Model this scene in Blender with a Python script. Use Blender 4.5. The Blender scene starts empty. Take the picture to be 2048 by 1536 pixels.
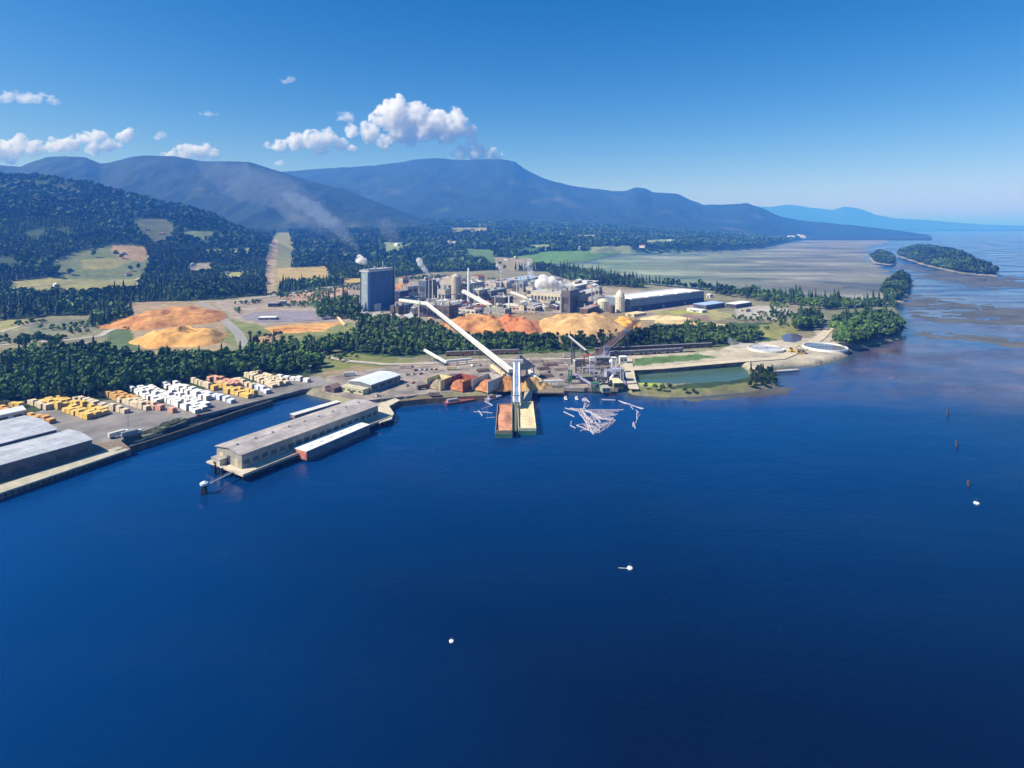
import bpy, math, random
import numpy as np
from mathutils import Vector
random.seed(7); RNG = np.random.default_rng(7)
sc = bpy.context.scene
COL = sc.collection
F, H, HY = 1150.0, 150.0, 452.0          # focal length in photo pixels, flying height, horizon row

def W(px, py, z=4.0):                     # where the sight line through a photo pixel meets height z
    D = F*(H-z)/(py-HY)
    return Vector(((px-1024)/F*D, D, z))
def WD(px, py, D):                        # the point of that sight line at distance D
    return Vector(((px-1024)/F*D, D, H-(py-HY)*D/F))

# ------------------------------------------------------------------ materials
MATS = {}
def mat(name, c, rough=.8, var=.25, scale=.2, c2=None, metal=0., bump=0., bscale=None, spec=.3, stretch=None):
    if name in MATS: return MATS[name]
    m = bpy.data.materials.new(name); m.use_nodes = True; n = m.node_tree.nodes; l = m.node_tree.links
    b = n['Principled BSDF']; b.inputs['Roughness'].default_value = rough
    b.inputs['Metallic'].default_value = metal; b.inputs['Specular IOR Level'].default_value = spec
    tc = n.new('ShaderNodeTexCoord'); mp = n.new('ShaderNodeMapping'); l.new(tc.outputs['Object'], mp.inputs[0])
    if stretch: mp.inputs['Scale'].default_value = stretch
    t = n.new('ShaderNodeTexNoise'); t.inputs['Scale'].default_value = scale; t.inputs['Detail'].default_value = 6
    t.inputs['Roughness'].default_value = .65; l.new(mp.outputs[0], t.inputs['Vector'])
    r = n.new('ShaderNodeValToRGB'); r.color_ramp.elements[0].position = .35; r.color_ramp.elements[1].position = .65
    ca = [x*(1-var) for x in c]; cb = list(c2) if c2 else [min(1, x*(1+var)) for x in c]
    r.color_ramp.elements[0].color = (*ca, 1); r.color_ramp.elements[1].color = (*cb, 1)
    l.new(t.outputs[0], r.inputs[0]); l.new(r.outputs[0], b.inputs['Base Color'])
    if bump:
        t2 = n.new('ShaderNodeTexNoise'); t2.inputs['Scale'].default_value = bscale or scale*4; t2.inputs['Detail'].default_value = 5
        l.new(mp.outputs[0], t2.inputs['Vector'])
        bm = n.new('ShaderNodeBump'); bm.inputs['Strength'].default_value = 1; bm.inputs['Distance'].default_value = bump
        l.new(t2.outputs[0], bm.inputs['Height']); l.new(bm.outputs[0], b.inputs['Normal'])
    MATS[name] = m; return m

def attr_mat(name, rough=.9, nscale=.05, amt=.5, bump=2., bscale=.1, spec=.2, hue=0.):
    m = bpy.data.materials.new(name); m.use_nodes = True; n = m.node_tree.nodes; l = m.node_tree.links
    b = n['Principled BSDF']; b.inputs['Roughness'].default_value = rough; b.inputs['Specular IOR Level'].default_value = spec
    a = n.new('ShaderNodeAttribute'); a.attribute_name = 'Col'
    tc = n.new('ShaderNodeTexCoord')
    t = n.new('ShaderNodeTexNoise'); t.inputs['Scale'].default_value = nscale; t.inputs['Detail'].default_value = 7; t.inputs['Roughness'].default_value = .7
    l.new(tc.outputs['Object'], t.inputs['Vector'])
    mr = n.new('ShaderNodeMapRange'); mr.inputs[1].default_value = .3; mr.inputs[2].default_value = .7
    mr.inputs[3].default_value = 1-amt; mr.inputs[4].default_value = 1+amt; l.new(t.outputs[0], mr.inputs[0])
    mx = n.new('ShaderNodeMix'); mx.data_type = 'RGBA'; mx.blend_type = 'MULTIPLY'; mx.inputs[0].default_value = 1
    l.new(a.outputs['Color'], mx.inputs[6]); l.new(mr.outputs[0], mx.inputs[7]); l.new(mx.outputs[2], b.inputs['Base Color'])
    if bump:
        t2 = n.new('ShaderNodeTexNoise'); t2.inputs['Scale'].default_value = bscale; t2.inputs['Detail'].default_value = 6
        l.new(tc.outputs['Object'], t2.inputs['Vector'])
        bm = n.new('ShaderNodeBump'); bm.inputs['Distance'].default_value = bump
        l.new(t2.outputs[0], bm.inputs['Height']); l.new(bm.outputs[0], b.inputs['Normal'])
    MATS[name] = m; return m

# ------------------------------------------------------------------ mesh helpers
class MB:
    def __init__(s): s.v = []; s.f = []; s.m = []
    def quadface(s, pts, mi=0):
        k = len(s.v); s.v += [Vector(p) for p in pts]; s.f.append(tuple(range(k, k+len(pts)))); s.m.append(mi)
    def prism(s, poly, z0, z1, mi=0, top=None):
        k = len(s.v); n = len(poly)
        s.v += [Vector((p[0], p[1], z0)) for p in poly] + [Vector((p[0], p[1], z1)) for p in poly]
        a = sum(poly[i][0]*poly[(i+1)%n][1]-poly[(i+1)%n][0]*poly[i][1] for i in range(n))
        for i in range(n):
            j = (i+1) % n
            s.f.append((k+i, k+j, k+n+j, k+n+i) if a > 0 else (k+j, k+i, k+n+i, k+n+j)); s.m.append(mi)
        t = tuple(range(k+n, k+2*n)); bt = tuple(range(k, k+n))
        s.f.append(t if a > 0 else t[::-1]); s.m.append(mi if top is None else top)
        s.f.append(bt[::-1] if a > 0 else bt); s.m.append(mi)
    def box(s, c, sx, sy, sz, ang=0., mi=0, top=None):   # c = centre of the base
        ca, sa = math.cos(ang), math.sin(ang)
        poly = [(c[0]+x*ca-y*sa, c[1]+x*sa+y*ca) for x, y in ((-sx/2, -sy/2), (sx/2, -sy/2), (sx/2, sy/2), (-sx/2, sy/2))]
        s.prism(poly, c[2], c[2]+sz, mi, top)
    def beam(s, a, b, w, h, mi=0, top=None):             # rectangular bar whose axis runs a to b
        a, b = Vector(a), Vector(b); d = (b-a).normalized()
        sd = d.cross(Vector((0, 0, 1)))
        if sd.length < 1e-4: sd = Vector((1, 0, 0))
        sd.normalize(); up = sd.cross(d).normalized(); k = len(s.v)
        for p in (a, b):
            for i, j in ((-1, -1), (1, -1), (1, 1), (-1, 1)): s.v.append(p+sd*(i*w/2)+up*(j*h/2))
        for q in ((0, 1, 2, 3), (7, 6, 5, 4), (0, 4, 5, 1), (1, 5, 6, 2), (2, 6, 7, 3), (3, 7, 4, 0)):
            s.f.append(tuple(k+i for i in q)); s.m.append(top if (top is not None and q == (2, 6, 7, 3)) else mi)
    def lathe(s, c, prof, n=14, mi=0):                   # prof = [(radius, z)]
        k = len(s.v)
        for r, z in prof:
            for i in range(n):
                t = 2*math.pi*i/n; s.v.append(Vector((c[0]+r*math.cos(t), c[1]+r*math.sin(t), c[2]+z)))
        for j in range(len(prof)-1):
            for i in range(n):
                i2 = (i+1) % n; s.f.append((k+j*n+i, k+j*n+i2, k+(j+1)*n+i2, k+(j+1)*n+i)); s.m.append(mi)
        s.f.append(tuple(k+i for i in range(n))[::-1]); s.m.append(mi)
        s.f.append(tuple(k+(len(prof)-1)*n+i for i in range(n))); s.m.append(mi)
    def rod(s, a, b, r0, r1=None, n=6, mi=0):
        r1 = r0 if r1 is None else r1; a, b = Vector(a), Vector(b); d = (b-a).normalized()
        x = d.orthogonal().normalized(); y = d.cross(x); k = len(s.v)
        for p, r in ((a, r0), (b, r1)):
            for i in range(n):
                t = 2*math.pi*i/n; s.v.append(p+x*(r*math.cos(t))+y*(r*math.sin(t)))
        for i in range(n):
            j = (i+1) % n; s.f.append((k+i, k+j, k+n+j, k+n+i)); s.m.append(mi)
        s.f.append(tuple(k+i for i in range(n))[::-1]); s.m.append(mi); s.f.append(tuple(k+n+i for i in range(n))); s.m.append(mi)
    def build(s, name, mats, parent=None, smooth=False, origin=None):
        if not isinstance(mats, (list, tuple)): mats = [mats]
        o0 = Vector(parent['_o']) if parent is not None and '_o' in parent else (Vector(origin) if origin else None)
        if o0 is None:
            xs = [v.x for v in s.v]; ys = [v.y for v in s.v]
            o0 = Vector(((min(xs)+max(xs))/2, (min(ys)+max(ys))/2, min(v.z for v in s.v)))
        me = bpy.data.meshes.new(name); me.from_pydata([v-o0 for v in s.v], [], s.f)
        for m in mats: me.materials.append(m)
        if len(mats) > 1: me.polygons.foreach_set('material_index', s.m)
        if smooth: me.polygons.foreach_set('use_smooth', [True]*len(me.polygons))
        me.update(); o = bpy.data.objects.new(name, me); COL.objects.link(o)
        if parent is not None:
            o.parent = parent
            if '_o' in parent: o['_o'] = parent['_o']
        else: o.location = o0; o['_o'] = tuple(o0)
        return o
def tag(o, label=None, cat=None, group=None, kind=None):
    if label: o['label'] = label
    if cat: o['category'] = cat
    if group: o['group'] = group
    if kind: o['kind'] = kind
    return o
def thing(name, label, cat, loc, group=None):
    o = bpy.data.objects.new(name, None); COL.objects.link(o); o.location = loc; o['_o'] = tuple(loc); o.empty_display_size = 2
    return tag(o, label, cat, group)
def dup(root, loc, rz=0., scale=None, label=None, group=None):
    r = root.copy(); COL.objects.link(r); r.location = loc; r.rotation_euler = (0, 0, rz)
    if scale: r.scale = scale
    if label: r['label'] = label
    if group: r['group'] = group
    for ch in root.children:
        c = ch.copy(); COL.objects.link(c); c.parent = r
        for g in ch.children:
            d = g.copy(); COL.objects.link(d); d.parent = c
    return r
def np_mesh(name, V, Q, m, col=None, smooth=True, origin=(0, 0, 0)):
    me = bpy.data.meshes.new(name); V = V-np.array(origin)
    me.vertices.add(len(V)); me.vertices.foreach_set('co', V.astype(np.float32).ravel())
    k = Q.shape[1]; me.loops.add(Q.size); me.loops.foreach_set('vertex_index', Q.astype(np.int32).ravel())
    me.polygons.add(len(Q)); me.polygons.foreach_set('loop_start', np.arange(0, Q.size, k, dtype=np.int32))
    me.polygons.foreach_set('loop_total', np.full(len(Q), k, dtype=np.int32))
    if smooth: me.polygons.foreach_set('use_smooth', np.ones(len(Q), dtype=bool))
    me.update(calc_edges=True)
    if col is not None:
        a = me.color_attributes.new('Col', 'FLOAT_COLOR', 'POINT')
        c4 = np.ones((len(V), 4), dtype=np.float32); c4[:, :3] = col; a.data.foreach_set('color', c4.ravel())
    me.materials.append(m); o = bpy.data.objects.new(name, me); COL.objects.link(o); o.location = origin
    return o

# ------------------------------------------------------------------ noise and polygons
def hash2(i, j, s):
    h = np.sin(i*127.1+j*311.7+s*74.7)*43758.5453
    return h-np.floor(h)
def vnoise(x, y, s=0):
    i = np.floor(x); j = np.floor(y); u = x-i; v = y-j; u = u*u*(3-2*u); v = v*v*(3-2*v)
    a = hash2(i, j, s); b = hash2(i+1, j, s); c = hash2(i, j+1, s); d = hash2(i+1, j+1, s)
    return a+(b-a)*u+(c-a)*v+(a-b-c+d)*u*v
def fbm(x, y, o=4, s=0):
    r = 0; a = .5; t = 0
    for k in range(o): r = r+a*vnoise(x*2**k, y*2**k, s+k*13); t += a; a *= .5
    return r/t
def inpoly(x, y, P):
    c = np.zeros(x.shape, bool); n = len(P)
    for i in range(n):
        x1, y1 = P[i][:2]; x2, y2 = P[(i+1) % n][:2]
        if y1 == y2: continue
        m = ((y1 > y) != (y2 > y)) & (x < (x2-x1)*(y-y1)/(y2-y1)+x1); c ^= m
    return c
def sdist(x, y, P):
    d = np.full(x.shape, 1e9); n = len(P)
    for i in range(n):
        x1, y1 = P[i][:2]; x2, y2 = P[(i+1) % n][:2]; dx, dy = x2-x1, y2-y1; L = dx*dx+dy*dy
        if L == 0: continue
        t = np.clip(((x-x1)*dx+(y-y1)*dy)/L, 0, 1); d = np.minimum(d, np.hypot(x-x1-t*dx, y-y1-t*dy))
    return np.where(inpoly(x, y, P), d, -d)
def sstep(a, b, x):
    t = np.clip((x-a)/(b-a), 0, 1); return t*t*(3-2*t)
def project(X, Y, Z):
    return 1024+F*X/Y, HY+F*(H-Z)/Y

# ------------------------------------------------------------------ land shape
COAST = [(-700, 1330), (0, 958), (180, 906), (232, 896), (300, 872), (400, 842), (480, 815), (560, 795), (610, 787),
         (660, 800), (690, 812), (720, 815), (790, 806), (870, 802), (985, 797), (1000, 784), (1120, 784), (1250, 782), (1265, 790),
         (1330, 795), (1400, 793), (1480, 786), (1556, 774), (1550, 757), (1552, 740), (1575, 733), (1640, 730), (1690, 716), (1705, 700),
         (1725, 696), (1800, 678), (1808, 650), (1800, 625), (1790, 612), (1760, 610), (1700, 614), (1640, 610), (1600, 601), (1540, 596),
         (1420, 581), (1280, 568), (1130, 541), (1090, 530), (1180, 522), (1240, 508), (1400, 503), (1520, 497), (1590, 482), (1640, 475), (1700, 471),
         (1750, 466), (1735, 462.5), (-700, 461)]
COASTW = [tuple(W(x, y, 0))[:2] for x, y in COAST]
BASIN = [(1275, 750), (1300, 744), (1400, 736), (1480, 731), (1496, 742), (1500, 757), (1450, 768), (1350, 772), (1275, 770)]
BASINW = [tuple(W(x, y, 0))[:2] for x, y in BASIN]
HILLC = [(-700, 330), (-200, 338), (0, 350), (75, 353), (170, 370), (240, 390), (300, 403), (400, 423), (450, 438), (540, 448), (640, 470), (2300, 480)]
def crest(px, T): return np.interp(px, [a for a, b in T], [b for a, b in T])
def land_h(X, Y):
    px = 1024+F*X/Y
    s = np.interp(px, [900, 1150, 1500, 1600], [1, .8, .22, 0.02])
    plain = 4+s*np.maximum(0, Y-2100)*.052*sstep(1900, 3000, Y)+s*sstep(1800, 3500, Y)*14*(fbm(X/500, Y/500, 3, 5)-.5)
    Dc = 2900.; Df = np.interp(px, [-200, 100, 540], [1250, 1380, 1800])
    zc = H-(crest(px, HILLC)-HY)*Dc/F
    t = np.clip((Y-Df)/(Dc-Df), 0, 1.6)
    prof = np.where(t < 1, t**1.25*(1.15-.15*t), 1-(t-1)*.7)
    n = fbm(X/420+3, Y/420, 4, 2)-.5
    hl = zc*prof+n*100*np.clip(t*(1.15-t)*2.5, 0, 1)*np.clip(zc/250, 0, 1)
    w = np.interp(px, [430, 640], [1, 0])
    return np.maximum(plain, 4*(1-w)+w*hl)
def land_z(X, Y):
    sd = sdist(X, Y, COASTW)+(fbm(X/18, Y/18, 2, 8)-.5)*3
    z = np.clip(sd*.7, -4, 4)
    inner = land_h(X, Y)-4
    z = np.where(sd > 4, z+inner*np.clip((sd-4)/60, 0, 1), z)
    sb = sdist(X, Y, BASINW); return np.where(sb > -5, np.minimum(z, np.clip(-sb*.8, -3, 4)), z)

# ------------------------------------------------------------------ ground colours (what covers the soil)
FLOOR = (.032, .058, .022)
ZONES = [  # polygon in photo pixels, colour of the cover
 ([(1020, 516), (1090, 503), (1240, 500), (1400, 500), (1245, 512), (1190, 530), (1140, 545), (1080, 532), (1010, 530)], (.10, .20, .055)),
 ([(975, 514), (1060, 516), (1075, 528), (1000, 531), (960, 522)], (.25, .22, .15)),
 ([(105, 522), (150, 505), (225, 489), (293, 494), (298, 522), (286, 545), (272, 566), (150, 574), (115, 562), (140, 552), (105, 537)], (.13, .155, .065)),
 ([(225, 489), (293, 494), (292, 515), (240, 512), (222, 500)], (.30, .21, .11)),
 ([(160, 520), (215, 516), (275, 520), (220, 528), (165, 527)], (.24, .225, .08)),
 ([(20, 562), (95, 556), (190, 560), (270, 558), (265, 570), (90, 574), (18, 572)], (.24, .23, .085)),
 ([(268, 440), (330, 437), (350, 452), (345, 470), (310, 477), (275, 462)], (.08, .095, .05)),
 ([(365, 463), (440, 460), (450, 470), (380, 474)], (.12, .17, .07)), ([(410, 498), (500, 496), (500, 501), (410, 502)], (.28, .28, .09)),
 ([(375, 527), (420, 524), (428, 535), (380, 539)], (.24, .22, .16)), ([(448, 545), (485, 543), (485, 552), (450, 553)], (.30, .31, .09)),
 ([(529, 545), (536, 492), (552, 462), (580, 460), (588, 500), (580, 545), (552, 575), (530, 576)], (.20, .20, .08)),
 ([(532, 500), (545, 478), (556, 478), (549, 575), (533, 576)], (.34, .26, .17)),
 ([(553, 537), (655, 532), (661, 552), (556, 556)], (.36, .27, .10)), ([(686, 557), (724, 556), (724, 566), (688, 566)], (.42, .31, .10)),
 ([(895, 456), (975, 455), (978, 464), (905, 466)], (.26, .25, .13)), ([(930, 497), (985, 500), (990, 516), (935, 512)], (.09, .16, .06)),
 ([(764, 485), (806, 485), (808, 498), (768, 500)], (.2, .24, .12)), ([(890, 482), (915, 482), (915, 487), (890, 488)], (.3, .3, .2)),
 ([(1060, 490), (1100, 488), (1105, 494), (1060, 496)], (.2, .24, .1)), ([(1180, 494), (1260, 491), (1262, 499), (1180, 500)], (.22, .26, .12)),
 ([(1150, 470), (1200, 469), (1200, 474), (1150, 475)], (.2, .25, .12)), ([(1290, 480), (1350, 478), (1352, 484), (1290, 486)], (.2, .25, .12)),
 # bare and grassy ground between the forest belts
 ([(-700, 690), (0, 642), (100, 632), (185, 630), (215, 645), (262, 640), (262, 605), (420, 600), (520, 592), (640, 575), (720, 565), (860, 545), (1000, 540),
   (1130, 545), (1280, 568), (1420, 581), (1540, 597), (1640, 611), (1700, 640), (1700, 720), (1560, 740), (1260, 782), (700, 830), (560, 795), (640, 742),
   (700, 716), (640, 700), (500, 705), (300, 720), (200, 700), (0, 715), (-700, 850)], (.20, .19, .12)),
 ([(180, 640), (262, 640), (290, 700), (200, 700), (215, 668)], (.09, .13, .05)),
 ([(60, 645), (185, 636), (190, 660), (60, 668)], (.15, .16, .11)), ([(0, 640), (60, 640), (30, 660), (0, 664)], (.27, .26, .10)),
 ([(440, 640), (520, 640), (700, 640), (720, 690), (560, 700), (500, 700), (450, 690)], (.17, .19, .07)),
 ([(425, 606), (720, 576), (860, 560), (1000, 560), (1280, 580), (1400, 610), (1280, 640), (1000, 650), (780, 640), (690, 645), (540, 655), (470, 640)], (.30, .25, .20)),
 ([(560, 590), (700, 574), (700, 590), (620, 602), (560, 606)], (.42, .27, .19)),
 ([(620, 605), (700, 600), (722, 615), (715, 640), (660, 618), (610, 612)], (.10, .16, .05)),
 ([(530, 655), (600, 648), (690, 643), (650, 662), (545, 668)], (.55, .30, .10)), ([(500, 672), (560, 670), (555, 688), (505, 690)], (.36, .24, .13)),
 ([(700, 660), (900, 660), (1280, 650), (1560, 645), (1600, 660), (1560, 690), (1260, 700), (860, 712), (760, 716), (690, 700)], (.05, .09, .03)),
 ([(645, 712), (700, 705), (800, 718), (860, 726), (800, 733), (700, 742), (640, 745)], (.16, .18, .06)),
 ([(640, 742), (700, 734), (830, 730), (840, 736), (700, 752), (640, 757)], (.24, .19, .11)),
 ([(1300, 622), (1420, 617), (1470, 632), (1440, 640), (1330, 642)], (.30, .28, .12)), ([(1340, 622), (1400, 616), (1410, 624), (1350, 630)], (.33, .33, .08)),
 ([(1365, 630), (1420, 630), (1418, 641), (1365, 641)], (.24, .17, .15)),
 ([(1310, 632), (1352, 632), (1370, 642), (1460, 650), (1460, 656), (1310, 646)], (.55, .42, .22)),
 ([(1475, 612), (1560, 612), (1600, 628), (1560, 640), (1470, 636)], (.36, .34, .30)),
 ([(1520, 650), (1590, 640), (1600, 665), (1560, 680), (1520, 672)], (.22, .22, .07)),
 ([(1640, 650), (1665, 655), (1672, 690), (1620, 680)], (.42, .36, .28)),
 ([(1440, 700), (1480, 686), (1560, 680), (1660, 672), (1700, 690), (1702, 712), (1600, 730), (1520, 738), (1480, 730), (1250, 748), (1250, 712)], (.40, .36, .28)),
 ([(1266, 716), (1400, 708), (1440, 714), (1300, 730), (1266, 734)], (.09, .16, .05)),
 ([(1258, 740), (1275, 740), (1282, 775), (1400, 776), (1510, 762), (1540, 768), (1480, 785), (1330, 796), (1262, 790)], (.16, .17, .07)),
 ([(1268, 764), (1320, 762), (1322, 769), (1270, 771)], (.36, .42, .05)),
 ([(1660, 680), (1720, 660), (1800, 650), (1805, 680), (1720, 700)], (.13, .12, .07)), ([(1640, 618), (1800, 610), (1805, 660), (1680, 668)], (.16, .17, .10)),
]
ZONES += [([(238, 625), (262, 604), (420, 602), (455, 640), (440, 705), (300, 712), (275, 690), (262, 665)], (.30, .23, .14)), ([(860, 668), (880, 640), (1000, 625), (1280, 622), (1310, 655), (1280, 680), (1100, 690), (930, 684)], (.26, .20, .12))]
ZONES = [([(x, y+(max(.14*(y-452), 7 if x < 500 else 2) if y > (min(q[1] for q in P)+max(q[1] for q in P))/2 else 0)) for x, y in P] if i and max(q[1] for q in P) < 580 else P, c) for i, (P, c) in enumerate(ZONES)]
def ground_col(X, Y, Z):
    px, py = project(X, Y, Z); sc_ = Y/F
    jx = (fbm(X/14, Y/14, 3, 21)-.5)*26/sc_*.6; jy = (fbm(X/14+9, Y/14, 3, 33)-.5)*9/sc_*.35
    c = np.tile(np.array(FLOOR), (len(X), 1))
    far = sstep(3200, 6000, Y)[:, None]; k = fbm(X/260, Y/420, 4, 61)[:, None]
    c = c*(1-far)+far*(np.array((.02, .04, .016))+np.clip(k-.55, 0, 1)*np.array((.25, .30, .12)))
    for P, k in ZONES:
        x0 = min(p[0] for p in P); x1 = max(p[0] for p in P); y0 = min(p[1] for p in P); y1 = max(p[1] for p in P)
        s = np.where((px > x0-30) & (px < x1+30) & (py > y0-12) & (py < y1+12))[0]
        if len(s):
            i = inpoly(px[s]+jx[s], py[s]+jy[s], P); c[s[i]] = k
    sd = sdist(X, Y, COASTW); sh = np.clip(1-(sd+2)/7, 0, 1)[:, None]
    c = c*(1-sh)+np.array((.20, .18, .14))*sh
    return c*(1+.5*(fbm(X/40, Y/40, 4, 77)[:, None]-.5))

def polar(cols, rows):
    A, D = np.meshgrid(cols, rows); X = (A-1024)/F*D
    nr, nc = A.shape; i = np.arange(nr*nc).reshape(nr, nc)
    Q = np.stack([i[:-1, :-1], i[:-1, 1:], i[1:, 1:], i[1:, :-1]], -1).reshape(-1, 4)
    return X.ravel(), D.ravel(), Q
def compact(V, Q, C):
    u, inv = np.unique(Q, return_inverse=True); return V[u], inv.reshape(Q.shape), C[u]

cols = np.arange(-650, 2120, 3.4); rows = 235*np.exp(np.arange(0, 560)*.00755)
X, Y, Q = polar(cols, rows); Z = land_z(X, Y)
keep = (Z[Q] > -3.2).any(1); Q = Q[keep]
C = np.zeros((len(X), 3)); us = np.unique(Q); C[us] = ground_col(X[us], Y[us], Z[us])
V = np.stack([X, Y, Z], 1)
pxq = 1024+F*X[Q].mean(1)/Y[Q].mean(1); hillq = (Z[Q].mean(1) > 12) & (pxq < 640)
GM = attr_mat('ground_cover', nscale=.06, amt=.35, bump=1.2, bscale=.15)
g = np_mesh('ground', *[compact(V, Q[~hillq], C)[i] for i in (0, 1)], GM, compact(V, Q[~hillq], C)[2]); tag(g, kind='structure')
g = np_mesh('hills', *[compact(V, Q[hillq], C)[i] for i in (0, 1)], GM, compact(V, Q[hillq], C)[2]); tag(g, kind='structure')

# ------------------------------------------------------------------ mountains
MM = attr_mat('mountain_forest', nscale=.004, amt=.45, bump=14., bscale=.012)
def mountain(name, T, D0, Dc, D1, x0, x1, seed, amp, base=(.014, .026, .018), step=4.):
    cols = np.arange(x0, x1, step); rows = np.concatenate([np.linspace(D0, Dc, 80), np.linspace(Dc, D1, 14)[1:]])
    X, Y, Q = polar(cols, rows); px = 1024+F*X/Y
    zc = H-(crest(px, T)-HY)*Dc/F
    w_ = np.interp(px, [1480, 1640], [0, .62]); t = np.clip(((Y-D0)/(Dc-D0)-w_)/(1-w_), 0, 1); tb = np.clip((Y-Dc)/(D1-Dc), 0, 1)
    s = (D0+Dc)/2/8
    r = 1-np.abs(2*fbm(X/s+seed, Y/s*.6, 5, seed)-1)
    prof = t**1.5*(1.25-.25*t)
    floor = land_h(X, Y)-6
    z = floor*(1-t)+(zc*prof)+(r-.75)*np.clip(zc/250, 0, 1)*amp*t**.8*(1-t**3)*1.6+(fbm(X/90, Y/300, 3, seed+4)-.5)*Dc*.0022*t
    z = z*(1-tb)
    k = fbm(X/(s*.4), Y/(s*.4), 4, seed+9)[:, None]
    C = np.array(base)*(0.75+.5*k)+np.clip(k-.62, 0, 1)*np.array((.3, .3, .2))*(1-t[:, None])
    o = np_mesh(name, np.stack([X, Y, z], 1), Q, MM, C); return tag(o, kind='structure')
TA = [(-700, 300), (0, 330), (40, 334), (60, 325), (90, 315), (130, 312), (170, 314), (200, 327), (222, 324), (260, 314), (300, 311), (350, 313), (400, 322),
      (500, 324), (530, 333), (560, 343), (620, 362), (690, 379), (740, 399), (800, 421), (870, 445), (1000, 462)]
TB = [(300, 400), (480, 352), (570, 343), (650, 337), (750, 331), (810, 323), (840, 318), (880, 316), (910, 320), (1000, 318), (1030, 323), (1054, 341), (1089, 357),
      (1144, 372), (1224, 382), (1250, 382), (1274, 374), (1289, 376), (1304, 384), (1354, 387), (1374, 397), (1404, 409), (1450, 409), (1494, 406), (1524, 416), (1554, 431),
      (1600, 441), (1660, 446), (1720, 452), (1780, 459), (1830, 466), (1862, 473)]
TC = [(1300, 440), (1450, 420), (1500, 411), (1540, 414), (1580, 409), (1620, 415), (1665, 420), (1690, 413), (1720, 417), (1750, 429), (1790, 437), (1850, 440), (1900, 444), (1960, 449), (2060, 452)]
mountain('hills', TA, 3900, 5600, 7000, -650, 1000, 3, 190)
mountain('hills', TB, 6000, 8600, 10500, 300, 1866, 11, 190)
mountain('hills', TC, 17000, 24000, 27000, 1300, 2060, 23, 300, step=3.)

# ------------------------------------------------------------------ sea
def shallow(X, Y):
    px, py = project(X, Y, 0*X)
    n = .6*fbm(X/60, Y/60, 5, 91)+.4*fbm(X/14, Y/14, 4, 93)
    a = inpoly(px, py, [(1545, 760), (1700, 725), (1800, 680), (1800, 600), (1900, 560), (2200, 590), (2400, 800), (2400, 885), (2048, 855), (1850, 835), (1700, 822), (1580, 810), (1400, 815), (1270, 795)])
    d = sdist(px+(n-.5)*60, py+(n-.5)*30, [(1555, 748), (1700, 720), (1810, 640), (1830, 560), (2048, 590), (2500, 590), (2500, 830), (2048, 815), (1850, 800), (1700, 790), (1560, 790), (1400, 800), (1270, 790)])
    return np.clip((d+28)/60, 0, 1)*np.clip(.5+2.2*(n-.42), 0, 1), n
wr = 70*np.exp(np.arange(0, 405)*.0192)
X, Y, Q = polar(np.arange(-2600, 4400, 9), wr); s, n = shallow(X, Y)
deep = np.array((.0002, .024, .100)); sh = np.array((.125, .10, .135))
q = np.clip((-sdist(X, Y, COASTW)-60)/270, 0, 1)[:, None]*np.clip((900-Y)/350, 0, 1)[:, None]; C = (np.array((.0002, .034, .145))*(1-q)+np.array((.0010, .006, .030))*q)*(1-s[:, None])+sh*s[:, None]  # offshore colour darkened towards the viewer, imitating lens vignetting as well as depth
wd_ = np.clip((fbm(X/22, Y/30, 4, 95)-.52)*9, 0, .7)[:, None]*s[:, None]; C = C*(1-wd_)+np.array((.045, .04, .05))*wd_
cs = np.clip((sdist(X, Y, COASTW)+14)/16, 0, 1)[:, None]; C = C*(1-cs)+np.array((.05, .075, .07))*cs
sb = (sdist(X, Y, BASINW) > -8)[:, None]; C = np.where(sb, np.array((.055, .10, .060)), C)
wm = attr_mat('sea_water', rough=.12, nscale=.01, amt=.06, bump=0, spec=.5)
nt = wm.node_tree; b = nt.nodes['Principled BSDF']; b.inputs['IOR'].default_value = 1.33
tc = nt.nodes.new('ShaderNodeTexCoord')
hs = None
for scl, dist in ((.22, .10), (.035, .35)):
    mp = nt.nodes.new('ShaderNodeMapping'); mp.inputs['Scale'].default_value = (1, 1.8, 1); mp.inputs['Rotation'].default_value = (0, 0, .25)
    nt.links.new(tc.outputs['Object'], mp.inputs[0])
    t = nt.nodes.new('ShaderNodeTexNoise'); t.inputs['Scale'].default_value = scl; t.inputs['Detail'].default_value = 4; nt.links.new(mp.outputs[0], t.inputs['Vector'])
    bm = nt.nodes.new('ShaderNodeBump'); bm.inputs['Distance'].default_value = dist; nt.links.new(t.outputs[0], bm.inputs['Height'])
    if hs: nt.links.new(hs, bm.inputs['Normal'])
    hs = bm.outputs[0]
nt.links.new(hs, b.inputs['Normal'])
wp_ = nt.nodes.new('ShaderNodeMapping'); wp_.inputs['Scale'].default_value = (1, 3.2, 1); nt.links.new(tc.outputs['Object'], wp_.inputs[0]); wn = nt.nodes.new('ShaderNodeTexNoise'); wn.inputs['Scale'].default_value = .006; wn.inputs['Detail'].default_value = 6; nt.links.new(wp_.outputs[0], wn.inputs['Vector'])
wr_ = nt.nodes.new('ShaderNodeMapRange'); wr_.inputs[1].default_value = .38; wr_.inputs[2].default_value = .62; wr_.inputs[3].default_value = .07; wr_.inputs[4].default_value = .30; nt.links.new(wn.outputs[0], wr_.inputs[0]); nt.links.new(wr_.outputs[0], b.inputs['Roughness'])
tag(np_mesh('water', np.stack([X, Y, 0*X], 1), Q, wm, C), kind='structure')

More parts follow.
